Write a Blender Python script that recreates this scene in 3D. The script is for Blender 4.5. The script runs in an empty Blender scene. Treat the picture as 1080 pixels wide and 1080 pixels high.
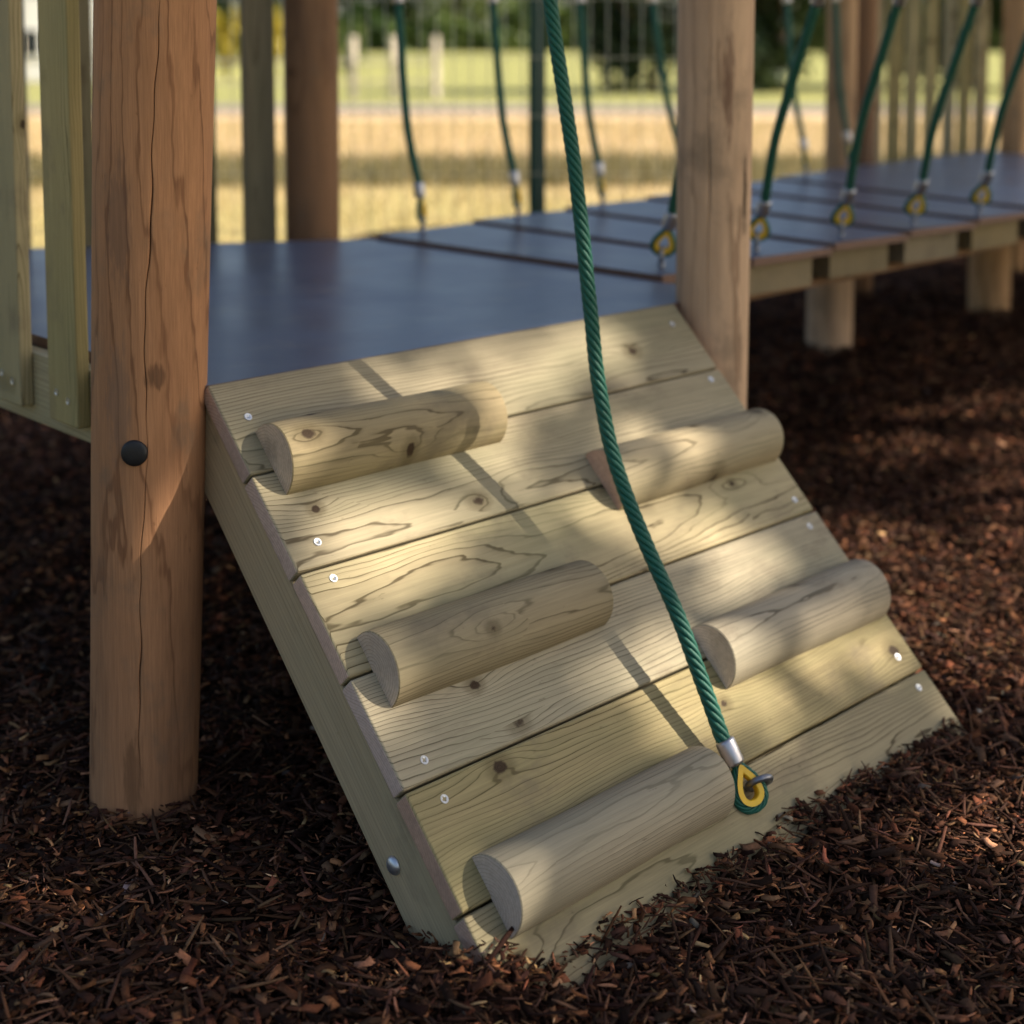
import bpy, bmesh, math, random
import numpy as np
from mathutils import Vector, Matrix, Quaternion

random.seed(7)
RNG = np.random.default_rng(7)
scene = bpy.context.scene
COL = scene.collection
R = math.radians

# ---------------------------------------------------------------- helpers
def tag(o, label=None, cat=None, group=None, kind=None):
    if label: o['label'] = label
    if cat: o['category'] = cat
    if group: o['group'] = group
    if kind: o['kind'] = kind
    return o

def thing(name, loc, rot=(0, 0, 0)):
    o = bpy.data.objects.new(name, None)
    o.empty_display_size = 0.05
    o.matrix_basis = Matrix.LocRotScale(Vector(loc), Matrix.Identity(3).to_euler() if rot == (0, 0, 0) else __import__('mathutils').Euler(rot), None)
    COL.objects.link(o)
    return o

def world_of(o):
    m = o.matrix_basis.copy()
    while o.parent:
        o = o.parent
        m = o.matrix_basis @ m
    return m

def link(name, me, mats, parent=None, world=None, local=None, smooth=False, wn=False):
    if not isinstance(mats, (list, tuple)): mats = [mats]
    if smooth:
        me.polygons.foreach_set('use_smooth', [True] * len(me.polygons))
    for m in mats: me.materials.append(m)
    o = bpy.data.objects.new(name, me)
    COL.objects.link(o)
    if parent: o.parent = parent
    if world is not None:
        o.matrix_basis = (world_of(parent).inverted() @ world) if parent else world
    if local is not None:
        o.matrix_basis = local
    if wn:
        md = o.modifiers.new('wn', 'WEIGHTED_NORMAL'); md.keep_sharp = True
    return o

def mesh_from(verts, faces, name='m'):
    me = bpy.data.meshes.new(name)
    me.from_pydata([tuple(v) for v in verts], [], [tuple(f) for f in faces])
    me.update()
    return me

def bm_mesh(bm, name='m'):
    me = bpy.data.meshes.new(name); bm.to_mesh(me); bm.free(); me.update(); return me

def box_mesh(sx, sy, sz, bev=0.003, cx=0, cy=0, cz=0, seg=3, endaxis=None):
    """bevelled box; faces whose normal is along endaxis get material slot 1"""
    bm = bmesh.new()
    bmesh.ops.create_cube(bm, size=1)
    for v in bm.verts:
        v.co = Vector((v.co.x * sx + cx, v.co.y * sy + cy, v.co.z * sz + cz))
    if bev > 0:
        bmesh.ops.bevel(bm, geom=list(bm.edges), offset=bev, segments=seg, profile=0.5, affect='EDGES')
    if endaxis is not None:
        bm.normal_update()
        for f in bm.faces:
            if abs(f.normal[endaxis]) > 0.8: f.material_index = 1
    return bm_mesh(bm)

class MB:
    """collects several solids into ONE mesh"""
    def __init__(s): s.v = []; s.f = []
    def add(s, vs, fs):
        o = len(s.v); s.v += [tuple(v) for v in vs]; s.f += [tuple(i + o for i in f) for f in fs]
    def tube(s, pts, rad, n=10, closed=False, caps=True):
        pts = [Vector(p) for p in pts]; m = len(pts)
        rads = rad if isinstance(rad, (list, tuple)) else [rad] * m
        def tan(i):
            if closed: return (pts[(i + 1) % m] - pts[(i - 1) % m]).normalized()
            return (pts[min(i + 1, m - 1)] - pts[max(i - 1, 0)]).normalized()
        t = tan(0); a = t.orthogonal().normalized(); vs = []
        for i in range(m):
            t2 = tan(i); q = t.rotation_difference(t2); a = (q @ a); a = (a - t2 * a.dot(t2)).normalized(); t = t2
            b = t.cross(a)
            for k in range(n):
                th = 2 * math.pi * k / n
                vs.append(pts[i] + (a * math.cos(th) + b * math.sin(th)) * rads[i])
        fs = []
        for i in range(m if closed else m - 1):
            j = (i + 1) % m
            for k in range(n):
                fs.append((i * n + k, i * n + (k + 1) % n, j * n + (k + 1) % n, j * n + k))
        if caps and not closed:
            fs.append(tuple(range(n - 1, -1, -1))); fs.append(tuple((m - 1) * n + k for k in range(n)))
        s.add(vs, fs)
    def box(s, c, sx, sy, sz):
        x, y, z = c
        vs = [(x + i * sx / 2, y + j * sy / 2, z + k * sz / 2) for i in (-1, 1) for j in (-1, 1) for k in (-1, 1)]
        s.add(vs, [(0, 1, 3, 2), (4, 6, 7, 5), (0, 4, 5, 1), (2, 3, 7, 6), (0, 2, 6, 4), (1, 5, 7, 3)])
    def prism(s, poly, z0, z1):
        n = len(poly)
        vs = [(p[0], p[1], z0) for p in poly] + [(p[0], p[1], z1) for p in poly]
        fs = [tuple(range(n - 1, -1, -1)), tuple(range(n, 2 * n))] + [(i, (i + 1) % n, n + (i + 1) % n, n + i) for i in range(n)]
        s.add(vs, fs)
    def lathe(s, prof, n=20, M=Matrix.Identity(4)):
        vs = []; m = len(prof)
        for r, z in prof:
            for k in range(n):
                th = 2 * math.pi * k / n
                vs.append(M @ Vector((r * math.cos(th), r * math.sin(th), z)))
        fs = [(i * n + k, i * n + (k + 1) % n, (i + 1) * n + (k + 1) % n, (i + 1) * n + k) for i in range(m - 1) for k in range(n)]
        fs.append(tuple(range(n - 1, -1, -1))); fs.append(tuple((m - 1) * n + k for k in range(n)))
        s.add(vs, fs)
    def mesh(s): return mesh_from(s.v, s.f)

def z_to(n, pos):
    """matrix whose z axis points along n"""
    q = Vector((0, 0, 1)).rotation_difference(Vector(n).normalized())
    return Matrix.Translation(Vector(pos)) @ q.to_matrix().to_4x4()

# ---------------------------------------------------------------- node helper
class NT:
    def __init__(s, name):
        s.mat = bpy.data.materials.new(name); s.mat.use_nodes = True
        s.t = s.mat.node_tree; s.t.nodes.clear()
        s.out = s.t.nodes.new('ShaderNodeOutputMaterial')
        s.bsdf = s.t.nodes.new('ShaderNodeBsdfPrincipled')
        s.t.links.new(s.bsdf.outputs[0], s.out.inputs[0])
    def new(s, k, **kw):
        n = s.t.nodes.new(k)
        for a, b in kw.items(): setattr(n, a, b)
        return n
    def plug(s, sock, val):
        if hasattr(val, 'is_linked') or isinstance(val, bpy.types.NodeSocket): s.t.links.new(val, sock)
        else: sock.default_value = val
    def m(s, op, a, b=None, c=None, clamp=False):
        n = s.new('ShaderNodeMath', operation=op, use_clamp=clamp)
        s.plug(n.inputs[0], a)
        if b is not None: s.plug(n.inputs[1], b)
        if c is not None: s.plug(n.inputs[2], c)
        return n.outputs[0]
    def xyz(s, x, y, z):
        n = s.new('ShaderNodeCombineXYZ')
        for i, v in enumerate((x, y, z)): s.plug(n.inputs[i], v)
        return n.outputs[0]
    def noise(s, vec, scale=1, detail=2, rough=0.5, col=False):
        n = s.new('ShaderNodeTexNoise'); s.t.links.new(vec, n.inputs['Vector'])
        n.inputs['Scale'].default_value = scale; n.inputs['Detail'].default_value = detail; n.inputs['Roughness'].default_value = rough
        return n.outputs['Color' if col else 0]
    def sstep(s, lo, hi, v):
        n = s.new('ShaderNodeMapRange', interpolation_type='SMOOTHSTEP')
        s.plug(n.inputs[0], v); s.plug(n.inputs[1], lo); s.plug(n.inputs[2], hi)
        return n.outputs[0]
    def mix(s, f, a, b, mode='MIX'):
        n = s.new('ShaderNodeMix', data_type='RGBA', blend_type=mode)
        s.plug(n.inputs[0], f)
        for sock, v in ((n.inputs[6], a), (n.inputs[7], b)):
            if isinstance(v, (tuple, list)): sock.default_value = (*v[:3], 1)
            else: s.t.links.new(v, sock)
        return n.outputs[2]
    def base(s, v):
        if isinstance(v, (tuple, list)): s.bsdf.inputs['Base Color'].default_value = (*v[:3], 1)
        else: s.t.links.new(v, s.bsdf.inputs['Base Color'])
    def set(s, **kw):
        for k, v in kw.items(): s.plug(s.bsdf.inputs[k.replace('_', ' ')], v)
    def bump(s, h, strength=0.3, dist=0.001):
        n = s.new('ShaderNodeBump'); n.inputs['Strength'].default_value = strength; n.inputs['Distance'].default_value = dist
        s.plug(n.inputs['Height'], h); s.t.links.new(n.outputs[0], s.bsdf.inputs['Normal'])

def wood(name, early, late, axis='x', ring=0.0055, cyr=0.12, cz0=-0.07, czr=0.06, warp=0.03, knots=0.45, knot_k=(3.0, 9.0),
         contrast=0.8, tint=(0.30, 0.30, 0.17), tint_f=0.5, rough=0.68, fiber=0.16, knot_col=(0.030, 0.018, 0.010), grey=0.0, dirt=0.0, stain=None, kwarp=0.009, fine=0.007, scuff=0.48):
    t = NT(name)
    co = t.new('ShaderNodeTexCoord').outputs['Object']
    sp = t.new('ShaderNodeSeparateXYZ'); t.t.links.new(co, sp.inputs[0])
    o = {'x': (0, 1, 2), 'z': (2, 0, 1), 'y': (1, 0, 2)}[axis]
    x, y, z = (sp.outputs[i] for i in o)
    rnd = t.new('ShaderNodeObjectInfo').outputs['Random']
    r2 = t.m('FRACT', t.m('MULTIPLY', rnd, 17.31)); r3 = t.m('FRACT', t.m('MULTIPLY', rnd, 53.7))
    xs = t.m('ADD', x, t.m('MULTIPLY', rnd, 83.0))
    v1 = t.xyz(t.m('MULTIPLY', xs, 1.7), t.m('MULTIPLY', y, 6.0), t.m('MULTIPLY', z, 6.0))
    n1 = t.m('SUBTRACT', t.noise(v1, 1, 2.5), 0.5)
    v2 = t.xyz(t.m('MULTIPLY_ADD', xs, 1.3, 41.0), t.m('MULTIPLY', y, 5.0), t.m('MULTIPLY', z, 5.0))
    n2 = t.m('SUBTRACT', t.noise(v2, 1, 2.5), 0.5)
    cy = t.m('MULTIPLY', t.m('SUBTRACT', r2, 0.5), cyr)
    cz = t.m('MULTIPLY_ADD', r3, -czr, cz0)
    yy = t.m('ADD', t.m('SUBTRACT', y, cy), t.m('MULTIPLY', n1, warp * 2))
    zz = t.m('ADD', t.m('SUBTRACT', z, cz), t.m('MULTIPLY', n2, warp * 2))
    rad = t.m('SQRT', t.m('ADD', t.m('MULTIPLY', yy, yy), t.m('MULTIPLY', zz, zz)))
    # knots
    kx, ky = knot_k
    vo = t.new('ShaderNodeTexVoronoi', feature='F1'); vo.inputs['Scale'].default_value = 1
    kv = t.xyz(t.m('MULTIPLY', xs, kx), t.m('MULTIPLY_ADD', y, ky, t.m('MULTIPLY', r2, 9.0)), t.m('MULTIPLY_ADD', z, ky, t.m('MULTIPLY', r3, 7.0)))
    t.t.links.new(kv, vo.inputs['Vector'])
    dv = t.new('ShaderNodeVectorMath', operation='SUBTRACT'); t.t.links.new(kv, dv.inputs[0]); t.t.links.new(vo.outputs['Position'], dv.inputs[1])
    ds = t.new('ShaderNodeSeparateXYZ'); t.t.links.new(dv.outputs[0], ds.inputs[0])
    dx = t.m('DIVIDE', ds.outputs[0], kx); dy = t.m('DIVIDE', ds.outputs[1], ky); dz = t.m('DIVIDE', ds.outputs[2], ky)
    cs = t.new('ShaderNodeSeparateXYZ'); t.t.links.new(vo.outputs['Color'], cs.inputs[0])
    keep = t.sstep(1 - knots, 1 - knots + 0.02, cs.outputs[0])
    ksize = t.m('MULTIPLY_ADD', cs.outputs[1], 0.006, 0.0055)
    dxs = t.m('MULTIPLY', dx, 0.75); dzs = t.m('MULTIPLY', dz, 0.10)
    kn = t.noise(t.xyz(t.m('MULTIPLY', xs, 120.0), t.m('MULTIPLY', y, 120.0), z), 1, 2)
    dr = t.m('SQRT', t.m('ADD', t.m('ADD', t.m('MULTIPLY', dxs, dxs), t.m('MULTIPLY', dy, dy)), t.m('MULTIPLY', dzs, dzs)))
    dr = t.m('ADD', dr, t.m('MULTIPLY', t.m('SUBTRACT', kn, 0.5), 0.006))
    core = t.m('MULTIPLY', t.m('SUBTRACT', 1.0, t.sstep(t.m('MULTIPLY', ksize, 0.55), ksize, dr)), keep)
    gx = t.m('DIVIDE', dx, 0.055); gy = t.m('DIVIDE', dy, 0.017); gz = t.m('DIVIDE', dz, 0.09)
    g = t.m('EXPONENT', t.m('MULTIPLY', t.m('ADD', t.m('ADD', t.m('MULTIPLY', gx, gx), t.m('MULTIPLY', gy, gy)), t.m('MULTIPLY', gz, gz)), -1.0))
    g = t.m('MULTIPLY', g, keep)
    rad = t.m('ADD', rad, t.m('MULTIPLY', g, kwarp))
    n8 = t.noise(t.xyz(t.m('MULTIPLY', xs, 5.0), t.m('MULTIPLY', y, 24.0), t.m('MULTIPLY', z, 24.0)), 1, 3, 0.55)
    rad = t.m('ADD', rad, t.m('MULTIPLY', t.m('SUBTRACT', n8, 0.5), fine))
    # rings
    v3 = t.xyz(t.m('MULTIPLY', xs, 9.0), t.m('MULTIPLY', y, 70.0), t.m('MULTIPLY', z, 70.0))
    n3 = t.m('SUBTRACT', t.noise(v3, 1, 2), 0.5)
    rg = t.m('ADD', t.m('DIVIDE', rad, ring), t.m('MULTIPLY', n3, 0.45))
    fr = t.m('FRACT', rg)
    lw = t.m('ADD', t.m('MULTIPLY', t.m('POWER', t.sstep(0.1, 0.95, fr), 2.0), 0.24), t.m('MULTIPLY', t.sstep(0.74, 0.85, fr), 0.76))
    lw = t.m('MULTIPLY', lw, t.m('SUBTRACT', 1.0, t.sstep(0.87, 0.95, fr)))
    rid = t.m('FLOOR', rg)
    rv = t.m('FRACT', t.m('MULTIPLY', t.m('SINE', t.m('MULTIPLY', rid, 12.9898)), 437.58))
    n4 = t.noise(t.xyz(t.m('MULTIPLY', xs, 3.0), t.m('MULTIPLY', y, 22.0), t.m('MULTIPLY', z, 22.0)), 1, 2)
    lw = t.m('MULTIPLY', lw, t.m('MULTIPLY', t.m('MULTIPLY_ADD', rv, 0.8, 0.5), t.m('MULTIPLY_ADD', n4, 1.4, 0.35)), clamp=True)
    col = t.mix(t.m('MULTIPLY', lw, contrast), early, late)
    # slow tint and blotches
    n5 = t.noise(t.xyz(t.m('MULTIPLY', xs, 2.2), t.m('MULTIPLY', y, 9.0), t.m('MULTIPLY', z, 9.0)), 1, 3)
    col = t.mix(t.m('MULTIPLY', t.sstep(0.4, 0.72, n5), tint_f), col, tint)
    # per object value
    hv = t.new('ShaderNodeHueSaturation'); t.t.links.new(col, hv.inputs['Color'])
    t.plug(hv.inputs['Value'], t.m('MULTIPLY_ADD', r3, 0.30, 0.84)); t.plug(hv.inputs['Saturation'], t.m('MULTIPLY_ADD', r2, 0.35, 0.76))
    col = hv.outputs[0]
    # fibres
    n6 = t.noise(t.xyz(t.m('MULTIPLY', xs, 14.0), t.m('MULTIPLY', y, 520.0), t.m('MULTIPLY', z, 520.0)), 1, 3, 0.7)
    fb = t.m('MULTIPLY_ADD', t.m('SUBTRACT', n6, 0.5), fiber * 2.5, 1.0)
    col = t.mix(1.0, col, t.xyz(fb, fb, fb), 'MULTIPLY')
    n9 = t.noise(t.xyz(t.m('MULTIPLY', xs, 6.0), t.m('MULTIPLY', y, 170.0), t.m('MULTIPLY', z, 170.0)), 1, 3, 0.6)
    fb2 = t.m('MULTIPLY_ADD', t.m('SUBTRACT', n9, 0.5), 0.5, 1.0)
    col = t.mix(1.0, col, t.xyz(fb2, fb2, fb2), 'MULTIPLY')
    n10 = t.noise(t.xyz(t.m('MULTIPLY', xs, 7.0), t.m('MULTIPLY', y, 10.0), t.m('MULTIPLY', z, 10.0)), 1, 5, 0.65)
    col = t.mix(t.m('MULTIPLY', t.sstep(0.52, 0.72, n10), scuff), col, (0.15, 0.118, 0.082))
    # knots colour
    halo = t.m('MULTIPLY', t.m('SUBTRACT', 1.0, t.sstep(ksize, t.m('MULTIPLY', ksize, 2.4), dr)), t.m('MULTIPLY', keep, 0.45))
    col = t.mix(halo, col, late)
    kr = t.m('FRACT', t.m('DIVIDE', dr, 0.0022))
    kc = t.mix(t.m('MULTIPLY', kr, 0.6), knot_col, tuple(min(1, c * 2.2) for c in knot_col))
    col = t.mix(t.m('MULTIPLY', core, 0.96), col, kc)
    # weather specks
    n7 = t.noise(t.xyz(t.m('MULTIPLY', xs, 30.0), t.m('MULTIPLY', y, 90.0), t.m('MULTIPLY', z, 90.0)), 1, 4, 0.65)
    sk = t.sstep(0.66, 0.76, n7)
    col = t.mix(t.m('MULTIPLY', sk, 0.4 + dirt), col, tuple(c * 0.45 for c in late))
    if stain:
        for (sx, sy0, sz0, sr, scol, sf) in stain:   # blob stains at object coordinates
            d = t.new('ShaderNodeVectorMath', operation='SUBTRACT'); t.t.links.new(co, d.inputs[0]); d.inputs[1].default_value = (sx, sy0, sz0)
            e = t.new('ShaderNodeVectorMath', operation='DIVIDE'); t.t.links.new(d.outputs[0], e.inputs[0]); e.inputs[1].default_value = sr
            l = t.new('ShaderNodeVectorMath', operation='LENGTH'); t.t.links.new(e.outputs[0], l.inputs[0])
            ns = t.noise(t.xyz(t.m('MULTIPLY', x, 40.0), t.m('MULTIPLY', y, 220.0), t.m('MULTIPLY', z, 220.0)), 1, 3)
            f = t.m('SUBTRACT', 1.0, t.sstep(0.5, 1.1, t.m('ADD', l.outputs[1], t.m('MULTIPLY', t.m('SUBTRACT', ns, 0.5), 1.4))))
            col = t.mix(t.m('MULTIPLY', f, sf), col, scol)
    t.base(col)
    t.set(Roughness=t.m('MULTIPLY_ADD', n6, 0.2, rough - 0.1))
    t.bsdf.inputs['Specular IOR Level'].default_value = 0.14
    h = t.m('ADD', t.m('ADD', t.m('MULTIPLY', lw, 0.16), t.m('MULTIPLY', n6, 0.6)), t.m('MULTIPLY', core, -0.6))
    t.bump(h, 0.4, 0.0012)
    return t.mat

# ---------------------------------------------------------------- materials
PINE = wood('treated_pine', (0.345, 0.280, 0.155), (0.075, 0.052, 0.022), contrast=0.92, tint=(0.225, 0.205, 0.105), tint_f=0.6, ring=0.0036, cyr=0.20, cz0=-0.055, czr=0.06, warp=0.024, knots=0.55)
PINE_END = wood('pine_end_grain', (0.54, 0.36, 0.26), (0.29, 0.155, 0.105), ring=0.004, contrast=0.75, knots=0.1, tint=(0.33, 0.22, 0.17), tint_f=0.5, fiber=0.1)
LOGM = wood('log_pine', (0.33, 0.265, 0.16), (0.075, 0.055, 0.026), ring=0.0027, cyr=0.030, cz0=-0.030, czr=0.02, warp=0.010, knots=0.24, knot_k=(6, 12), kwarp=0.006, tint=(0.27, 0.235, 0.145), tint_f=0.7, fine=0.006)
LOG_END = wood('log_end_grain', (0.66, 0.52, 0.39), (0.30, 0.21, 0.15), ring=0.0042, cyr=0.02, cz0=0.0, czr=0.01, warp=0.006, knots=0.05, tint=(0.3, 0.23, 0.18), tint_f=0.5, fiber=0.1)
STRING = wood('stringer_pine', (0.44, 0.325, 0.18), (0.20, 0.135, 0.065), cz0=-0.2, czr=0.05, ring=0.007, contrast=0.6, tint=(0.36, 0.30, 0.17), knots=0.2)
PICKET = wood('picket_pine', (0.41, 0.335, 0.165), (0.14, 0.105, 0.042), axis='z', ring=0.0045, tint=(0.30, 0.265, 0.13), tint_f=0.7, cz0=-0.05, czr=0.05, cyr=0.12, warp=0.026, knots=0.55, knot_k=(5, 12), contrast=0.95)
PICKET_SHADED = wood('shaded_picket', (0.15, 0.125, 0.07), (0.075, 0.058, 0.03), axis='z', tint=(0.10, 0.095, 0.05), tint_f=0.7, cz0=-0.05, czr=0.04, cyr=0.04, warp=0.02, knots=0.2, contrast=0.7)  # darker copy of the picket pine, shade put into its colour
RAIL = wood('rail_pine', (0.46, 0.38, 0.21), (0.17, 0.13, 0.06), ring=0.008, axis='y', tint=(0.3, 0.27, 0.14), knots=0.2)
POSTL = wood('post_brown', (0.44, 0.205, 0.085), (0.17, 0.068, 0.027), axis='z', ring=0.011, cyr=0.02, cz0=0.0, czr=0.02, warp=0.024, knots=0.16, knot_k=(2.6, 9), contrast=0.8,
             tint=(0.31, 0.14, 0.06), tint_f=0.65, fiber=0.32, kwarp=0.02, fine=0.016, knot_col=(0.05, 0.02, 0.012),
             stain=[(-0.012, -0.082, 0.655, (0.016, 0.030, 0.020), (0.05, 0.028, 0.018), 0.6),
                    (-0.045, -0.06, 0.10, (0.012, 0.04, 0.07), (0.10, 0.05, 0.025), 0.5),
                    (-0.05, -0.06, 0.62, (0.012, 0.04, 0.09), (0.16, 0.11, 0.08), 0.45),
                    (-0.045, -0.06, 0.86, (0.012, 0.04, 0.10), (0.12, 0.075, 0.055), 0.45)])
POSTR = wood('post_tan', (0.47, 0.285, 0.145), (0.24, 0.13, 0.06), axis='z', ring=0.012, cyr=0.02, cz0=0.0, czr=0.02, warp=0.022, knots=0.12, contrast=0.75, fiber=0.26, tint=(0.31, 0.175, 0.085), tint_f=0.5, kwarp=0.02,
             stain=[(0.005, -0.075, 0.83, (0.008, 0.03, 0.085), (0.035, 0.02, 0.012), 0.9), (-0.035, -0.06, 1.03, (0.010, 0.03, 0.12), (0.12, 0.06, 0.04), 0.6)])
POSTB = wood('post_dark', (0.26, 0.14, 0.07), (0.12, 0.06, 0.03), axis='z', ring=0.012, cyr=0.02, cz0=0.0, czr=0.02, warp=0.02, knots=0.1, contrast=0.5, tint=(0.13, 0.08, 0.05))
BEAM = wood('bearer_pine', (0.24, 0.185, 0.10), (0.11, 0.08, 0.04), axis='y', tint=(0.17, 0.135, 0.075), knots=0.2)

def simple(name, col, rough=0.5, metal=0.0, spec=0.5, vary=0.15, scale=40, bump=0.0):
    t = NT(name)
    co = t.new('ShaderNodeTexCoord').outputs['Object']
    n = t.noise(co, scale, 4, 0.6)
    f = t.m('MULTIPLY_ADD', t.m('SUBTRACT', n, 0.5), vary * 3, 1.0)
    t.base(t.mix(1.0, col, t.xyz(f, f, f), 'MULTIPLY'))
    t.set(Roughness=t.m('MULTIPLY_ADD', n, 0.2, rough - 0.1), Metallic=metal)
    t.bsdf.inputs['Specular IOR Level'].default_value = spec
    if bump: t.bump(n, bump, 0.002)
    return t.mat

GREEN_ROPE = None
def rope_mat():
    t = NT('green_rope_fibre')
    co = t.new('ShaderNodeTexCoord').outputs['Object']
    n = t.noise(co, 700, 3, 0.6); n2 = t.noise(co, 25, 3)
    col = t.mix(n, (0.002, 0.055, 0.036), (0.006, 0.125, 0.082))
    col = t.mix(t.m('MULTIPLY', t.sstep(0.5, 0.75, n2), 0.4), col, (0.012, 0.11, 0.065))
    n5 = t.noise(co, 90, 4, 0.7); col = t.mix(t.m('MULTIPLY', t.sstep(0.52, 0.75, n5), 0.35), col, (0.02, 0.045, 0.03))
    t.base(col); t.set(Roughness=0.55); t.bsdf.inputs['Specular IOR Level'].default_value = 0.45
    t.bump(n, 0.35, 0.001)
    return t.mat
ROPE = rope_mat()
STEEL = simple('galvanised_steel', (0.55, 0.57, 0.60), 0.38, 0.9, 0.5, 0.12, 160, 0.1)
DARKSTEEL = simple('dull_eye_steel', (0.20, 0.21, 0.24), 0.4, 0.85, 0.5, 0.15, 200, 0.1)
ALU = simple('ferrule_aluminium', (0.42, 0.42, 0.45), 0.36, 0.9, 0.5, 0.1, 150, 0.1)
YELLOW = simple('yellow_plastic', (0.75, 0.46, 0.015), 0.42, 0, 0.5, 0.1, 120)
BLACKPL = simple('black_plastic_cap', (0.005, 0.005, 0.007), 0.55, 0, 0.5, 0.2, 200, 0.15)
GREENMETAL = simple('green_coated_steel', (0.012, 0.055, 0.035), 0.45, 0, 0.5, 0.1, 20)
WIREM = simple('sunlit_fence_wire', (0.60, 0.58, 0.46), 0.45, 0.1, 0.5, 0.1, 20)  # sunlight on the green wire is put into this pale colour
PALEWOOD = simple('pale_weathered_timber', (0.50, 0.44, 0.36), 0.8, 0, 0.2, 0.2, 12)
ASPH = simple('grey_path_surface', (0.24, 0.21, 0.20), 0.9, 0, 0.2, 0.15, 3)
WHITEWALL = simple('white_siding', (0.78, 0.77, 0.74), 0.6, 0, 0.3, 0.05, 1)
ROOFM = simple('grey_roof_tiles', (0.16, 0.14, 0.13), 0.8, 0, 0.2, 0.2, 3)
GLASSM = simple('dark_window_glass', (0.02, 0.025, 0.03), 0.08, 0, 0.6, 0.05, 1)
DARKWOOD = simple('dark_stained_timber', (0.045, 0.036, 0.028), 0.75, 0, 0.25, 0.25, 4)
BARK = simple('tree_bark', (0.09, 0.065, 0.045), 0.9, 0, 0.2, 0.4, 12, 0.6)

def deck_mat():
    t = NT('brown_phenolic_deck')
    co = t.new('ShaderNodeTexCoord').outputs['Object']
    n = t.noise(co, 3.5, 4, 0.6); n2 = t.noise(co, 60, 3, 0.6)
    col = t.mix(n, (0.044, 0.058, 0.098), (0.088, 0.106, 0.160))
    col = t.mix(t.m('MULTIPLY', t.sstep(0.6, 0.8, n2), 0.35), col, (0.11, 0.09, 0.075))
    n3 = t.noise(co, 9, 6, 0.7); col = t.mix(t.m('MULTIPLY', t.sstep(0.5, 0.75, n3), 0.45), col, (0.17, 0.155, 0.15))
    n4 = t.noise(co, 330, 2, 0.6); col = t.mix(t.m('MULTIPLY', t.sstep(0.66, 0.72, n4), 0.6), col, (0.10, 0.06, 0.045))
    t.base(col)
    t.set(Roughness=t.m('MULTIPLY_ADD', n, 0.28, 0.20))
    t.bsdf.inputs['Specular IOR Level'].default_value = 0.8
    wv = t.new('ShaderNodeTexWave'); wv.inputs['Scale'].default_value = 60; t.t.links.new(co, wv.inputs['Vector'])
    t.bump(t.m('ADD', n2, t.m('MULTIPLY', wv.outputs[1], 0.4)), 0.15, 0.001)
    return t.mat
DECK = deck_mat()
DECKEDGE = simple('plywood_edge', (0.17, 0.10, 0.072), 0.7, 0, 0.3, 0.25, 60)

def chip_mat():
    t = NT('bark_chips')
    a = t.new('ShaderNodeAttribute', attribute_name='tone').outputs['Color']
    co = t.new('ShaderNodeTexCoord').outputs['Object']
    n = t.noise(co, 260, 4, 0.65)
    f = t.m('MULTIPLY_ADD', n, 1.3, 0.35)
    t.base(t.mix(1.0, a, t.xyz(f, f, f), 'MULTIPLY'))
    t.set(Roughness=0.8); t.bsdf.inputs['Specular IOR Level'].default_value = 0.08
    t.bump(n, 0.6, 0.0015)
    return t.mat
CHIP = chip_mat()
def soil_mat():
    t = NT('mulch_bed')
    co = t.new('ShaderNodeTexCoord').outputs['Object']
    n = t.noise(co, 60, 5, 0.7); n2 = t.noise(co, 3, 3)
    col = t.mix(t.sstep(0.4, 0.75, n), (0.010, 0.006, 0.005), (0.05, 0.024, 0.016))
    col = t.mix(t.m('MULTIPLY', n2, 0.3), col, (0.04, 0.02, 0.014))
    t.base(col); t.set(Roughness=0.95); t.bsdf.inputs['Specular IOR Level'].default_value = 0.05; t.bump(n, 1.0, 0.01)
    return t.mat
SOIL = soil_mat()

def field_mat():
    t = NT('dry_field_grass')
    geo = t.new('ShaderNodeNewGeometry').outputs['Position']
    sp = t.new('ShaderNodeSeparateXYZ'); t.t.links.new(geo, sp.inputs[0])
    # distance from the play area along its far side
    d = t.m('ADD', t.m('MULTIPLY', t.m('ADD', sp.outputs[0], 1.04), 0.684), t.m('MULTIPLY', t.m('ADD', sp.outputs[1], 1.72), 0.727))
    n = t.noise(geo, 0.35, 4, 0.6); n2 = t.noise(geo, 3.0, 4, 0.7); n3 = t.noise(geo, 30.0, 3, 0.7)
    dd = t.m('ADD', d, t.m('MULTIPLY', t.m('SUBTRACT', n, 0.5), 6.0))
    straw = t.mix(n2, (0.74, 0.54, 0.34), (0.60, 0.44, 0.25))
    fresh = t.mix(n2, (0.44, 0.385, 0.145), (0.53, 0.43, 0.19))
    green = t.mix(n2, (0.26, 0.28, 0.085), (0.42, 0.385, 0.16))
    col = t.mix(t.sstep(10.5, 13.5, dd), fresh, straw)
    col = t.mix(t.sstep(27.0, 36.0, dd), col, green)
    f = t.m('MULTIPLY_ADD', n3, 0.7, 0.65)
    col = t.mix(1.0, col, t.xyz(f, f, f), 'MULTIPLY')
    t.base(col); t.set(Roughness=0.9); t.bsdf.inputs['Specular IOR Level'].default_value = 0.1
    t.bump(n3, 0.8, 0.03)
    return t.mat
FIELD = field_mat()

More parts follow.
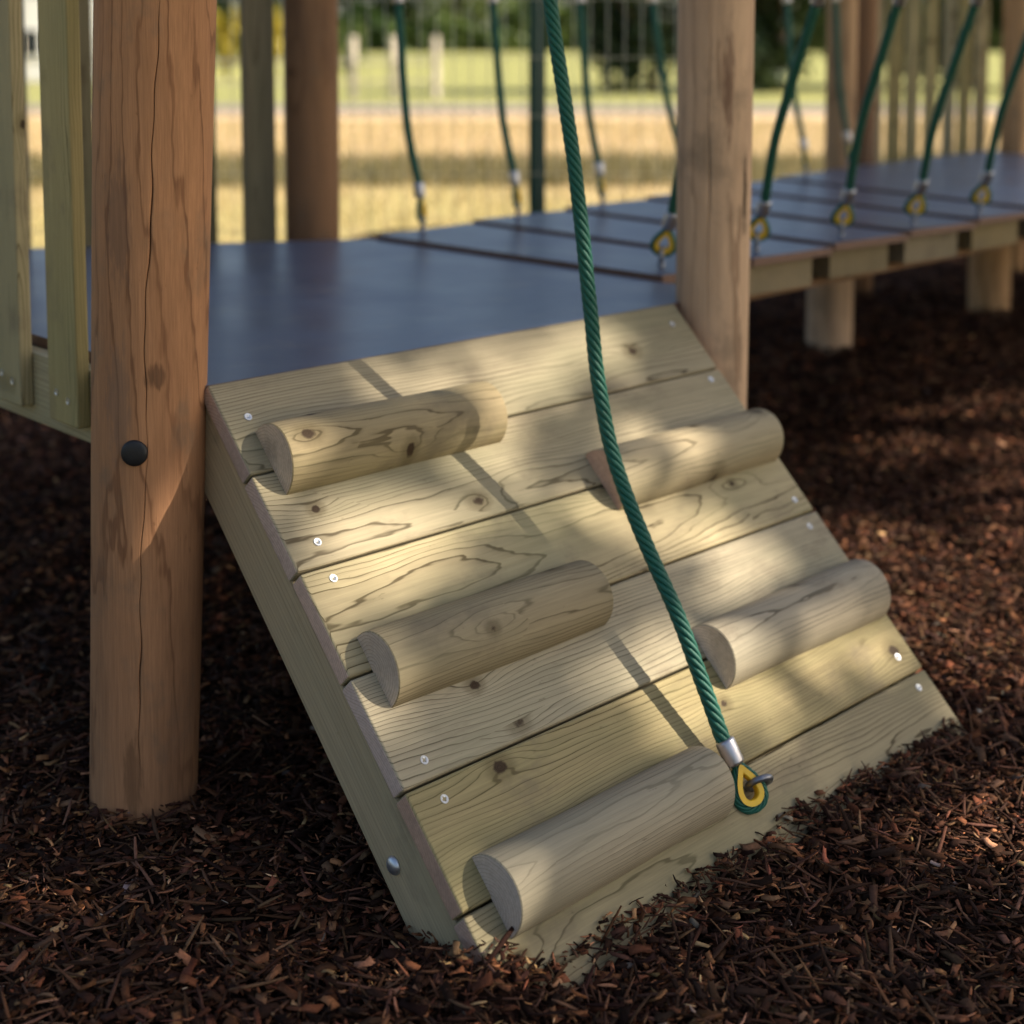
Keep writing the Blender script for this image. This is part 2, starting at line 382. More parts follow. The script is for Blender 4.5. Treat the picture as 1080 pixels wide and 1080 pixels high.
def leaf_mat(name, a, b, trans=0.25):
    t = NT(name)
    at = t.new('ShaderNodeAttribute', attribute_name='tone').outputs['Fac']
    t.base(t.mix(at, a, b)); t.set(Roughness=0.55)
    t.bsdf.inputs['Specular IOR Level'].default_value = 0.3
    tr = t.new('ShaderNodeBsdfTranslucent'); t.t.links.new(t.mix(at, a, b), tr.inputs[0])
    mx = t.new('ShaderNodeMixShader'); mx.inputs[0].default_value = trans
    t.t.links.new(t.bsdf.outputs[0], mx.inputs[1]); t.t.links.new(tr.outputs[0], mx.inputs[2]); t.t.links.new(mx.outputs[0], t.out.inputs[0])
    return t.mat
LEAF = leaf_mat('broad_leaves', (0.045, 0.085, 0.02), (0.13, 0.175, 0.045))
LEAF_DARK = leaf_mat('dark_leaves', (0.018, 0.035, 0.014), (0.05, 0.075, 0.025), 0.15)
LEAF_LIGHT = leaf_mat('light_leaves', (0.07, 0.12, 0.03), (0.17, 0.21, 0.06))
LEAF_YEL = leaf_mat('yellow_blossom', (0.26, 0.22, 0.03), (0.50, 0.40, 0.05))
GRASSM = leaf_mat('grass_blades', (0.40, 0.34, 0.14), (0.62, 0.47, 0.26), 0.3)
SHADEGRASS = leaf_mat('shade_strip_blades', (0.13, 0.125, 0.05), (0.27, 0.22, 0.10), 0.3)  # darker olive blades imitate a shadow band lying on the field

# ---------------------------------------------------------------- sun and sky
SUN = Vector((0.5612, -0.612, 0.5572)).normalized()
EL = math.asin(SUN.z); AZ = math.atan2(SUN.x, SUN.y)
w = bpy.data.worlds.new('World'); scene.world = w; w.use_nodes = True
wt = w.node_tree; wt.nodes.clear()
sky = wt.nodes.new('ShaderNodeTexSky'); sky.sky_type = 'NISHITA'; sky.sun_disc = False
sky.sun_elevation = EL; sky.sun_rotation = AZ; sky.altitude = 50; sky.air_density = 1.0; sky.dust_density = 3.0; sky.ozone_density = 0.7
bg = wt.nodes.new('ShaderNodeBackground'); bg.inputs[1].default_value = 0.10
wo = wt.nodes.new('ShaderNodeOutputWorld'); wt.links.new(sky.outputs[0], bg.inputs[0]); wt.links.new(bg.outputs[0], wo.inputs[0])
ld = bpy.data.lights.new('sun', 'SUN'); ld.energy = 5.0; ld.angle = R(0.5); ld.color = (1.0, 0.90, 0.76)
lo = bpy.data.objects.new('sun', ld); COL.objects.link(lo); lo.location = SUN * 30
lo.rotation_euler = SUN.to_track_quat('Z', 'Y').to_euler()

# ---------------------------------------------------------------- camera
cam = bpy.data.cameras.new('camera'); co = bpy.data.objects.new('camera', cam); COL.objects.link(co); scene.camera = co
cam.sensor_width = 36; cam.lens = 36 * 1532.51 / 1080; cam.shift_y = -(540 - 203.38) / 1080
cam.clip_start = 0.02; cam.clip_end = 2000
CAMP = Vector((-1.0442, -1.7163, 0.4442))
pit, yaw = 0.0916, 0.7571
fwd = Vector((math.sin(yaw) * math.cos(pit), math.cos(yaw) * math.cos(pit), -math.sin(pit)))
rgt = Vector((math.cos(yaw), -math.sin(yaw), 0)); up = rgt.cross(fwd)
co.matrix_basis = Matrix(((rgt.x, up.x, -fwd.x, CAMP.x), (rgt.y, up.y, -fwd.y, CAMP.y), (rgt.z, up.z, -fwd.z, CAMP.z), (0, 0, 0, 1)))
cam.dof.use_dof = True; cam.dof.focus_distance = 1.83; cam.dof.aperture_fstop = cam.lens / 1000 / 0.0195
scene.view_settings.view_transform = 'Standard'; scene.view_settings.look = 'None'
scene.view_settings.exposure = 0.95; scene.view_settings.gamma = 1.0

# ---------------------------------------------------------------- terrain
def sst(a, b, x):
    t = np.clip((x - a) / (b - a), 0, 1); return t * t * (3 - 2 * t)
def vnoise(x, y, s, seed=0):
    r = np.random.default_rng(seed).random((64, 64)); x = x * s; y = y * s
    xi = np.floor(x).astype(int); yi = np.floor(y).astype(int); fx = x - xi; fy = y - yi
    fx = fx * fx * (3 - 2 * fx); fy = fy * fy * (3 - 2 * fy)
    a = r[xi % 64, yi % 64]; b = r[(xi + 1) % 64, yi % 64]; c = r[xi % 64, (yi + 1) % 64]; d = r[(xi + 1) % 64, (yi + 1) % 64]
    return (a * (1 - fx) + b * fx) * (1 - fy) + (c * (1 - fx) + d * fx) * fy
def mulch_z(x, y):
    x = np.asarray(x, float); y = np.asarray(y, float)
    z = -0.604 + 0.024 * (vnoise(x, y, 2.3, 1) - 0.5) + 0.020 * (vnoise(x, y, 7, 2) - 0.5) + 0.012 * (vnoise(x, y, 17, 3) - 0.5)
    z += 0.135 * sst(1.6, 3.2, x) * sst(-0.6, 0.8, y)
    # heap pushed up against the foot of the ramp
    z += 0.006 * np.exp(-((y + 0.63) / 0.07) ** 2) * sst(-0.12, 0.02, x) * (1 - sst(0.85, 1.05, x)) * (0.55 + 0.9 * vnoise(x, y, 9, 5))
    z += 0.045 * np.exp(-((x + 0.01) / 0.075) ** 2 - ((y + 0.56) / 0.06) ** 2)
    z -= 0.022 * np.exp(-((x - 0.10) / 0.06) ** 2 - ((y + 0.635) / 0.05) ** 2)
    z += 0.024 * np.exp(-((x + 0.07) / 0.17) ** 2 - ((y - 0.06) / 0.17) ** 2)
    return z
def grid_sheet(name, x0, x1, y0, y1, nx, ny, fz, mat):
    xs = np.linspace(x0, x1, nx); ys = np.linspace(y0, y1, ny); X, Y = np.meshgrid(xs, ys, indexing='ij'); Z = fz(X, Y)
    v = np.stack([X.ravel(), Y.ravel(), Z.ravel()], 1)
    i = np.arange((nx - 1) * (ny - 1)); a = (i // (ny - 1)) * ny + i % (ny - 1)
    f = np.stack([a, a + ny, a + ny + 1, a + 1], 1)
    me = bpy.data.meshes.new(name); me.from_pydata(v.tolist(), [], f.tolist()); me.update()
    return link(name, me, mat, smooth=True)
def ffwd(x, y): return (x + 1.04) * 0.684 + (y + 1.72) * 0.727
def field_z(x, y):
    d = ffwd(x, y)
    return -0.64 + 0.02 * (vnoise(x + 500, y + 500, 0.4, 8) - 0.5) + 1.75 * sst(42, 112, d) + 0.0 * x
gx = np.concatenate([np.linspace(-400, -30, 20), np.linspace(-28, 60, 120), np.linspace(62, 130, 40), np.linspace(135, 500, 20)])
X, Y = np.meshgrid(gx, gx, indexing='ij'); Zf = field_z(X, Y); ng = len(gx)
i = np.arange((ng - 1) ** 2); a = (i // (ng - 1)) * ng + i % (ng - 1)
me = bpy.data.meshes.new('ground'); me.from_pydata(np.stack([X.ravel(), Y.ravel(), Zf.ravel()], 1).tolist(), [], np.stack([a, a + ng, a + ng + 1, a + 1], 1).tolist()); me.update()
tag(link('ground', me, FIELD, smooth=True), kind='structure')

def bed_z(x, y):
    z = mulch_z(x, y) - 0.012
    e = np.minimum(np.minimum(x + 3.6, 7.6 - x), np.minimum(y + 3.2, 8.2 - ffwd(x, y)))
    return np.where(e < 0.25, z - 0.2 * (1 - np.clip(e / 0.25, 0, 1)), z)
def bed():
    n = 240
    return grid_sheet('mulch_bed', -4, 8, -3.6, 4.4, 300, 220, lambda x, y: np.where(ffwd(x, y) > 8.4, -0.9, bed_z(x, y)), SOIL)
tag(bed(), kind='structure')

# path across the field, 4 mm and more above the grass
def path():
    vs = []; fs = []
    n = 60
    for k in range(n + 1):
        l = -60 + 130 * k / n
        d0 = 30.0 - 0.10 * l + 0.6 * math.sin(l * 0.1); wd = 3.6 + 0.03 * l
        for d in (d0, d0 + wd):
            x = -1.04 + d * 0.684 + l * 0.727; y = -1.72 + d * 0.727 - l * 0.684
            vs.append((x, y, float(field_z(np.array(x), np.array(y))) + 0.03))
    fs = [(2 * k, 2 * k + 2, 2 * k + 3, 2 * k + 1) for k in range(n)]
    return tag(link('path', mesh_from(vs, fs), ASPH), kind='structure')
path()

# ---------------------------------------------------------------- bark mulch
def chip_templates():
    T = []
    for k in range(26):
        r = np.random.default_rng(100 + k)
        if k < 13:   # flat flake of bark, broken across at the ends, slightly cupped
            m = 3; sx = np.array([-1, r.uniform(-.25, .25), 1]); wd = r.uniform(.26, .55) * r.uniform(.6, 1.15, 3)
            bend = r.uniform(-.28, .28); cup = r.uniform(-.25, .25); t = r.uniform(.07, .16); tw = r.uniform(-.25, .25)
            v = []
            for i in range(m):
                for (cy, e) in ((-1, r.uniform(-.22, .22)), (r.uniform(-.3, .3), r.uniform(-.22, .22)), (1, r.uniform(-.22, .22))):
                    y = cy * wd[i] * r.uniform(.85, 1.1); v.append((sx[i] + e, y, bend * sx[i] ** 2 + cup * y * y / wd[i] + tw * sx[i] * y + t + r.uniform(-.05, .05)))
                for cy in (-1, 1):
                    y = cy * wd[i] * .95; v.append((sx[i] * .96, y, bend * sx[i] ** 2 + cup * y * y / wd[i] + tw * sx[i] * y - t * .6))
            v = np.array(v); f = []
            for i in range(m - 1):
                o = 5 * i; q = 5 * (i + 1)
                f += [(o, q, q + 1, o + 1), (o + 1, q + 1, q + 2, o + 2), (o + 3, q + 3, q, o), (o + 2, q + 2, q + 4, o + 4)]
            f += [(0, 1, 2, 4, 3), (10, 13, 14, 12, 11)]
        else:        # splinter: long, three or four sided, bent and tapered
            m = 4; s = np.linspace(-1, 1, m); wd = r.uniform(.07, .17) * np.array([r.uniform(.3, .8), 1, .9, r.uniform(.15, .7)])
            hz = wd * r.uniform(.35, .8); by = r.uniform(-.12, .12) * s ** 2; bz = r.uniform(-.14, .14) * s ** 2 + r.uniform(-.03, .03, m)
            v = []
            for i in range(m):
                for (cy, cz) in ((-1, -.5), (1, -.5), (.8, .6), (-.7, .8)):
                    v.append((s[i] + r.uniform(-.05, .05), by[i] + cy * wd[i], bz[i] + cz * hz[i]))
            v = np.array(v)
            f = [(4 * i + k2, 4 * i + (k2 + 1) % 4, 4 * i + 4 + (k2 + 1) % 4, 4 * i + 4 + k2) for i in range(m - 1) for k2 in range(4)]
            f += [(3, 2, 1, 0), (12, 13, 14, 15)]
        T.append((np.asarray(v, float), f))
    return T
TPL = chip_templates()
def scatter_chips(name, pts, size, seed, tilt=0.30):
    """pts (n,3) positions, size (n,) half length: one mesh of loose bark"""
    r = np.random.default_rng(seed); n = len(pts)
    kind = np.where((r.random(n) < 0.48) & (size < 0.022), r.integers(0, 13, n), r.integers(13, 26, n))
    size = np.where(kind < 13, size * 0.85, size * 1.25)
    yaw = r.uniform(0, 2 * np.pi, n); tx = r.normal(0, tilt, n); ty = r.normal(0, tilt, n)
    cyw, syw, cx, sx, cy, sy = np.cos(yaw), np.sin(yaw), np.cos(tx), np.sin(tx), np.cos(ty), np.sin(ty)
    Rz = np.zeros((n, 3, 3)); Rz[:, 0, 0] = cyw; Rz[:, 0, 1] = -syw; Rz[:, 1, 0] = syw; Rz[:, 1, 1] = cyw; Rz[:, 2, 2] = 1
    Rx = np.zeros((n, 3, 3)); Rx[:, 0, 0] = 1; Rx[:, 1, 1] = cx; Rx[:, 1, 2] = -sx; Rx[:, 2, 1] = sx; Rx[:, 2, 2] = cx
    Ry = np.zeros((n, 3, 3)); Ry[:, 1, 1] = 1; Ry[:, 0, 0] = cy; Ry[:, 0, 2] = sy; Ry[:, 2, 0] = -sy; Ry[:, 2, 2] = cy
    M = Rz @ Rx @ Ry
    # colours: dark humus, red brown bark, tan wood, grey
    u = r.random(n); base = np.empty((n, 3))
    pal = [(0.50, (0.029, 0.0135, 0.0085)), (0.80, (0.115, 0.043, 0.021)), (0.94, (0.23, 0.098, 0.045)), (0.990, (0.28, 0.155, 0.075)), (1.01, (0.20, 0.155, 0.12))]
    lo_ = 0
    for hi, c in pal:
        mk = (u >= lo_) & (u < hi); base[mk] = c; lo_ = hi
    sp = kind >= 13
    base[sp] = base[sp] * r.uniform(1.0, 1.8, (sp.sum(), 1))
    big = size > 0.012; base[big] = np.minimum(base[big], np.array([0.11, 0.055, 0.032]))
    base *= np.exp(r.normal(-0.05, 0.45, (n, 1))); base *= 1 + r.uniform(-.1, .1, (n, 3))
    V = []; LV = []; LS = []; CL = []; off = 0
    for k in range(26):
        idx = np.nonzero(kind == k)[0]
        if len(idx) == 0: continue
        tv, tf = TPL[k]; nv = len(tv)
        sc = np.stack([size[idx], size[idx] * r.uniform(.8, 1.25, len(idx)) * np.clip(0.014 / size[idx], .45, 1), size[idx] * r.uniform(.8, 1.5, len(idx)) * np.clip(0.012 / size[idx], .4, 1)], 1)
        P = np.einsum('nij,nvj->nvi', M[idx], tv[None] * sc[:, None, :]) + pts[idx][:, None, :]
        V.append(P.reshape(-1, 3)); CL.append(np.repeat(base[idx], nv, 0))
        o = off + np.arange(len(idx)) * nv
        fl = np.concatenate([np.array(f) for f in tf]); fs = np.array([len(f) for f in tf])
        LV.append((o[:, None] + fl[None]).ravel()); LS.append(np.tile(fs, len(idx)))
        off += len(idx) * nv
    V = np.concatenate(V).astype(np.float32); LV = np.concatenate(LV).astype(np.int32); LS = np.concatenate(LS).astype(np.int32); CL = np.concatenate(CL)
    me = bpy.data.meshes.new(name)
    me.vertices.add(len(V)); me.vertices.foreach_set('co', V.ravel())
    me.loops.add(len(LV)); me.loops.foreach_set('vertex_index', LV)
    me.polygons.add(len(LS)); st = np.concatenate([[0], np.cumsum(LS)[:-1]]).astype(np.int32); me.polygons.foreach_set('loop_start', st)
    try: me.polygons.foreach_set('loop_total', LS)
    except Exception: pass
    me.update(calc_edges=True)
    at = me.color_attributes.new('tone', 'FLOAT_COLOR', 'POINT')
    at.data.foreach_set('color', np.concatenate([CL, np.ones((len(CL), 1))], 1).astype(np.float32).ravel())
    return link(name, me, CHIP)

def inview(x, y, z=-0.57, pad=0.12):
    dx, dy, dz = x - CAMP.x, y - CAMP.y, z - CAMP.z
    d = dx * fwd.x + dy * fwd.y + dz * fwd.z
    px = (dx * rgt.x + dy * rgt.y) / d * 1532.5 / 1080; py = (dx * up.x + dy * up.y + dz * up.z) / d * 1532.5 / 1080
    return (d > 0.5) & (abs(px) < 0.5 + pad) & (py < 0.3) & (py > -0.8117 - pad), d
def chips():
    r = np.random.default_rng(11); P = []; S = []
    n = 2500000
    x = r.uniform(-1.7, 7.2, n); y = r.uniform(-1.9, 4.0, n)
    ok, d = inview(x, y, pad=0.38); core, _ = inview(x, y, pad=0.06); ok &= core | (r.random(n) < 0.5)
    p = np.where(d < 2.6, 1.0, np.clip((2.6 / d) ** 2.2, .05, 1)) * (ffwd(x, y) < 8.0)
    ok &= r.random(n) < p * 0.62
    ok &= ~((x > 0.9) & (y > 0.2) & (x < 1.15) & (y < 1.0))
    x, y, d = x[ok], y[ok], d[ok]; m = len(x)
    z = mulch_z(x, y) + r.uniform(-0.016, 0.012, m)
    nd = -0.7071 * y + 0.7071 * z
    good = ~((x > -0.012) & (x < 0.998) & (nd < 0.004) & (y > -0.75) & (y < -0.50)); x, y, z, d = x[good], y[good], z[good], d[good]; m = len(x)
    s = np.exp(r.normal(math.log(0.0075), 0.66, m)); s = np.clip(s, 0.0028, 0.026) * np.where(d < 2.6, 1, np.clip(d / 2.6, 1, 2.6) ** 0.8)
    # loose crumbs that have slid onto the lowest board
    e = r.uniform(0.02, 0.97, 420); vv = np.array([(0.604 - 0.012 + 0.012 * (vnoise(q, -0.6, 11, 9) - 0.5)) / 0.7071 for q in e]) - np.abs(r.normal(0, .0065, 420)) + 0.010
    ly = -0.7071 * vv; lz = -0.7071 * vv; nn_ = r.uniform(.002, .006, 420)
    x = np.concatenate([x, e]); y = np.concatenate([y, ly - .7071 * nn_]); z = np.concatenate([z, lz + .7071 * nn_]); d = np.concatenate([d, np.full(420, 9.0)]); s = np.concatenate([s, np.exp(r.normal(math.log(.0055), .5, 420))]); m = len(x)
    # a few long shreds and twigs lying on top
    k = r.integers(0, m, 1300); k = k[d[k] < 2.8]
    x = np.concatenate([x, x[k] + r.normal(0, .01, len(k))]); y = np.concatenate([y, y[k] + r.normal(0, .01, len(k))]); d = np.concatenate([d, d[k]])
    z = np.concatenate([z, mulch_z(x[m:], y[m:]) + 0.012]); s = np.concatenate([s, r.uniform(.016, .034, len(k))])
    nd = -0.7071 * y + 0.7071 * z; good = ~((x > -0.012) & (x < 0.998) & (nd < 0.006) & (y > -0.75) & (y < -0.40)); good[:m] = True
    x, y, z, s = x[good], y[good], z[good], s[good]
    P = np.stack([x, y, z], 1)
    o = scatter_chips('mulch', P, s, 12)
    print('chips', m)
    return tag(o, 'dark brown bark chip mulch covering the playground floor', None, None, 'stuff')
chips()

# ---------------------------------------------------------------- climbing ramp
S45 = R(45)
ramp = thing('climbing_ramp', (0.49, -0.62, -0.60), (S45, 0, 0))
tag(ramp, 'sloping wooden climbing ramp of six boards with half log footholds, rising from the bark mulch', 'climbing ramp')
RM = Matrix.Rotation(S45, 4, 'X')          # ramp frame: x along boards, y up the slope, z out of the boards, origin at upper left corner
W = 0.987
LIT = []
def rl(u, v, n=0): return RM @ Vector((u, -v, n))
screw_m = None
def screw_mesh():
    mb = MB(); mb.lathe([(0.0001, 0.0008), (0.0012, 0.0008)], 4)
    bm = bmesh.new()
    # dished head with a cross recess
    r0 = 0.0056
    vs = [bm.verts.new((0, 0, -0.0010))]
    n = 24; ring = []
    for k in range(n):
        th = 2 * math.pi * k / n
        c = max(abs(math.cos(th)), abs(math.sin(th)))
        ri = 0.0027 if c > 0.955 else 0.0011
        ring.append(bm.verts.new((ri * math.cos(th), ri * math.sin(th), -0.0004)))
    ring2 = [bm.verts.new((0.0036 * math.cos(2 * math.pi * k / n), 0.0036 * math.sin(2 * math.pi * k / n), 0.0006)) for k in range(n)]
    ring3 = [bm.verts.new((r0 * math.cos(2 * math.pi * k / n), r0 * math.sin(2 * math.pi * k / n), 0.0007)) for k in range(n)]
    ring4 = [bm.verts.new((r0 * 1.02 * math.cos(2 * math.pi * k / n), r0 * 1.02 * math.sin(2 * math.pi * k / n), -0.003)) for k in range(n)]
    for k in range(n):
        j = (k + 1) % n
        bm.faces.new((vs[0], ring[k], ring[j])); bm.faces.new((ring[k], ring2[k], ring2[j], ring[j])); bm.faces.new((ring2[k], ring3[k], ring3[j], ring2[j])); bm.faces.new((ring3[k], ring4[k], ring4[j], ring3[j]))
    return bm_mesh(bm, 'screw')
SCREW = screw_mesh()
SCREW.materials.append(STEEL)
def screw(parent, world):
    o = bpy.data.objects.new('screw', SCREW); COL.objects.link(o); o.parent = parent
    o.matrix_basis = world_of(parent).inverted() @ world
    return o
scr = {0: [(0.037, 0.063), (0.945, 0.045)], 1: [(0.048, 0.266), (0.949, 0.169)], 2: [(0.045, 0.320), (0.954, 0.422)],
       3: [(0.046, 0.575), (0.947, 0.473)], 4: [(0.047, 0.626), (0.946, 0.718)], 5: [(0.947, 0.772)]}
for k in range(6):
    ln = W + random.uniform(-0.003, 0.003); wd = 0.1468
    me = box_mesh(ln, wd, 0.028, 0.0040, seg=3, endaxis=0)
    M = RM @ Matrix.Translation((W / 2, -(k + 0.5) * 0.15, -0.014 + random.uniform(-0.0006, 0.0006)))
    b = link('ramp_board', me, [PINE, PINE_END], ramp, world=M, smooth=True, wn=True)
    for (u, v) in scr[k]:
        screw(b, RM @ Matrix.Translation((u, -v, 0.0004)) @ Matrix.Rotation(random.uniform(0, 3), 4, 'Z'))
# unseen sheet, added to stop sun leaking through the joints
link('sun_block_sheet', box_mesh(W - 0.12, 0.84, 0.006, 0.001, seg=1), BEAM, ramp, world=RM @ Matrix.Translation((W / 2, -0.45, -0.0325)))
# stringers under the boards
for sx in (0.027, W - 0.027):
    me = box_mesh(0.042, 1.02, 0.100, 0.004, seg=2)
    # grain runs along local x of the material, so build it turned
    bm = bmesh.new(); bm.from_mesh(me); bmesh.ops.rotate(bm, verts=bm.verts, matrix=Matrix.Rotation(R(90), 3, 'Z')); me = bm_mesh(bm)
    st = link('stringer', me, STRING, ramp, world=RM @ Matrix.Translation((sx, -0.49, -0.0285 - 0.05)) @ Matrix.Rotation(R(-90), 4, 'Z'), smooth=True, wn=True)

def log_mesh(L, r, seed):
    """half round log: flat below (z=0), axis x, rough rounded rim at the ends"""
    rr = random.Random(seed); nL, nA = 40, 26
    ph = [rr.uniform(0, 6.28) for _ in range(6)]
    vs = []; fs = []
    xs = [0, 0.0015] + [0.0015 + (L - 0.003) * i / (nL - 1) for i in range(1, nL - 1)] + [L - 0.0015, L]
    for i, x in enumerate(xs):
        e = min(x, L - x); sh = 1 - 0.022 * max(0, 1 - e / 0.0015)
        for k in range(nA + 1):
            th = math.pi * k / nA
            q = r * sh * (1 + 0.014 * math.sin(x * 11 + ph[0]) + 0.012 * math.sin(2 * th + x * 9 + ph[1]) + 0.010 * math.sin(3 * th + ph[2] + x * 17))
            vs.append((x - L / 2, q * math.cos(th), q * math.sin(th) * 1.07))
    m = nA + 1
    for i in range(len(xs) - 1):
        for k in range(nA):
            fs.append((i * m + k, i * m + k + 1, (i + 1) * m + k + 1, (i + 1) * m + k))
        fs.append((i * m + nA, i * m, (i + 1) * m, (i + 1) * m + nA))
    e0 = tuple(range(nA, -1, -1)); e1 = tuple((len(xs) - 1) * m + k for k in range(m))
    fs += [e0, e1]
    me = mesh_from(vs, fs)
    me.polygons[len(fs) - 1].material_index = 1; me.polygons[len(fs) - 2].material_index = 1
    return me
for (u0, u1, v, r, sd, endm) in ((0.037, 0.428, 0.138, 0.0515, 1, LOG_END), (0.037, 0.424, 0.453, 0.0500, 2, LOG_END), (0.045, 0.440, 0.748, 0.0490, 3, LOG_END),
                                 (0.571, 0.973, 0.297, 0.0505, 4, PINE_END), (0.568, 0.972, 0.602, 0.0500, 5, LOG_END)):
    me = log_mesh(u1 - u0, r, sd)
    lg = link('log_foothold', me, [LOGM, endm], ramp, world=RM @ Matrix.Translation(((u0 + u1) / 2, -v, -0.001)), smooth=True)
    md = lg.modifiers.new('es', 'EDGE_SPLIT'); md.split_angle = R(35)
# coach bolt on the left stringer
mb = MB(); mb.lathe([(0.0118, 0.0), (0.0118, 0.0012), (0.0098, 0.0044), (0.006, 0.0064), (0.002, 0.0071)], 24, z_to((-1, 0, 0), (0.0058, -0.397, -0.529)))
link('coach_bolt', mb.mesh(), STEEL, ramp, world=Matrix.Identity(4), smooth=True)
# eye bolt: ring standing out of the lowest board
mb = MB()
c = rl(0.508, 0.781, 0.018); ux = RM.to_3x3() @ Vector((0.97, -0.24, 0)); nz = RM.to_3x3() @ Vector((0, 0, 1))
mb.tube([c + ux * (0.0165 * math.cos(a)) + nz * (0.0165 * math.sin(a)) for a in [2 * math.pi * k / 36 for k in range(36)]], 0.0046, 14, closed=True)
mb.tube([rl(0.508, 0.781, -0.01), rl(0.508, 0.781, 0.004)], 0.006, 14)
link('eye_bolt', mb.mesh(), DARKSTEEL, ramp, world=Matrix.Identity(4), smooth=True)

# ---------------------------------------------------------------- ropes
def smooth_path(P, n):
    P = [Vector(p) for p in P]; out = []
    seg = len(P) - 1
    for i in range(n):
        t = i / (n - 1) * seg; k = min(int(t), seg - 1); f = t - k
        p0 = P[max(k - 1, 0)]; p1 = P[k]; p2 = P[k + 1]; p3 = P[min(k + 2, seg)]
        out.append(0.5 * ((2 * p1) + (p2 - p0) * f + (2 * p0 - 5 * p1 + 4 * p2 - p3) * f * f + (3 * p1 - p0 - 3 * p2 + p3) * f ** 3))
    # equalise spacing
    d = [0]
    for a, b in zip(out, out[1:]): d.append(d[-1] + (b - a).length)
    res = []; j = 0
    for i in range(n):
        s = d[-1] * i / (n - 1)
        while j < n - 2 and d[j + 1] < s: j += 1
        f = (s - d[j]) / max(1e-9, d[j + 1] - d[j]); res.append(out[j].lerp(out[j + 1], f))
    return res, d[-1]
def twisted(mb, pts, length, R_, strands=6, sides=7, pitch=0.085):
    """laid rope: strands wound round the path"""
    m = len(pts); t = (pts[1] - pts[0]).normalized(); a = t.orthogonal().normalized()
    A = []; B = []
    for i in range(m):
        t2 = (pts[min(i + 1, m - 1)] - pts[max(i - 1, 0)]).normalized()
        a = t.rotation_difference(t2) @ a; a = (a - t2 * a.dot(t2)).normalized(); t = t2; A.append(a.copy()); B.append(t.cross(a))
    rs = R_ * (math.sin(math.pi / strands) / (1 + math.sin(math.pi / strands))) * 1.06; ro = R_ - rs
    for s in range(strands):
        P = []
        for i in range(m):
            th = 2 * math.pi * (s / strands - (length * i / (m - 1)) / pitch)
            P.append(pts[i] + A[i] * (ro * math.cos(th)) + B[i] * (ro * math.sin(th)))
        mb.tube(P, rs, sides)
    mb.tube(pts[:: max(1, m // 60)], R_ * 0.62, 8)
def teardrop(c, d, wv, L, Wd, n=40):
    """closed teardrop outline, pointed end towards -d"""
    pts = []
    for k in range(n):
        th = 2 * math.pi * k / n
        y = -math.cos(th); x = math.sin(th) * math.sin(th / 2) ** 1.3
        pts.append(c + d * (y * -L / 2 * -1) * 1.0 + wv * (x * Wd / 2 * 1.35))
    return pts
def thimble_parts(parent, c, d, wv, L, Wd, rope_r, rope_mb, n=44):
    nv = d.cross(wv).normalized()
    P = teardrop(c, d, wv, L, Wd, n)
    # channel section swept round: a yellow band with flanges
    vs = []; fs = []; m = len(P); prof = [(-0.0042, -0.9), (-0.0030, -1.12), (0.0042, -1.15), (0.0012, -0.6), (0.0, 0.0), (0.0012, 0.6), (0.0042, 1.15), (-0.0030, 1.12), (-0.0042, 0.9), (-0.0046, 0.0)]
    hw = rope_r * 1.02
    for i in range(m):
        t = (P[(i + 1) % m] - P[(i - 1) % m]).normalized(); o = t.cross(nv).normalized()
        if (P[i] - c).dot(o) < 0 and abs((P[i] - c).dot(o)) > 1e-5: o = -o
        for (a, b) in prof: vs.append(P[i] + o * a + nv * (b * hw))
    k = len(prof)
    for i in range(m):
        for j in range(k):
            fs.append((i * k + j, i * k + (j + 1) % k, ((i + 1) % m) * k + (j + 1) % k, ((i + 1) % m) * k + j))
    th = link('thimble', mesh_from(vs, fs), YELLOW, parent, world=Matrix.Identity(4), smooth=False)
    Q = teardrop(c + d * 0.0005, d, wv, L + rope_r * 2.0, Wd + rope_r * 1.9, n)
    if n > 40:
        Qs, QL = smooth_path(Q + [Q[0]], 160); twisted(rope_mb, Qs, QL, rope_r * 0.98, 6, 5, 0.06)
    else:
        rope_mb.tube(Q, rope_r * 0.95, 10, closed=True)
    return th
def ferrule_mesh(a, b, r):
    d = (b - a); L = d.length; mb = MB(); M = z_to(d, a)
    mb.lathe([(r * 0.80, 0), (r * 0.96, L * 0.04), (r, L * 0.12), (r, L * 0.5), (r, L * 0.88), (r * 0.96, L * 0.96), (r * 0.80, L)], 16, M)
    return mb.mesh()

# main climbing rope
cr_pts = [(0.474, -0.02, 1.86), (0.474, -0.07, 1.4), (0.476, -0.12, 1.0), (0.477, -0.155, 0.74), (0.478, -0.187, 0.531), (0.478, -0.207, 0.434), (0.478, -0.237, 0.296), (0.478, -0.2600, 0.158), (0.478, -0.2735, 0.070), (0.478, -0.290, -0.03), (0.478, -0.322, -0.135),
          (0.478, -0.380, -0.238), (0.478, -0.440, -0.326), (0.478, -0.490, -0.416), (0.4785, -0.522, -0.4765)]
e1 = rl(0.4790, 0.722, 0.029)
cr = thing('climbing_rope', e1); tag(cr, 'long green climbing rope hanging down the middle of the ramp', 'rope')
pts, ln = smooth_path(cr_pts + [e1], 760)
mb = MB(); twisted(mb, pts, ln, 0.0112, 6, 7, 0.088)
tc = rl(0.4870, 0.7760, 0.0150)
dd = (rl(0.4820, 0.8000, 0.011) - rl(0.4815, 0.745, 0.024)).normalized()
nn = (nz + (-fwd) * 0.9).normalized()
wv = nn.cross(dd).normalized(); 
thimble_parts(cr, tc, dd, wv, 0.047, 0.030, 0.0066, mb)
link('rope', mb.mesh(), ROPE, cr, world=Matrix.Identity(4), smooth=True)
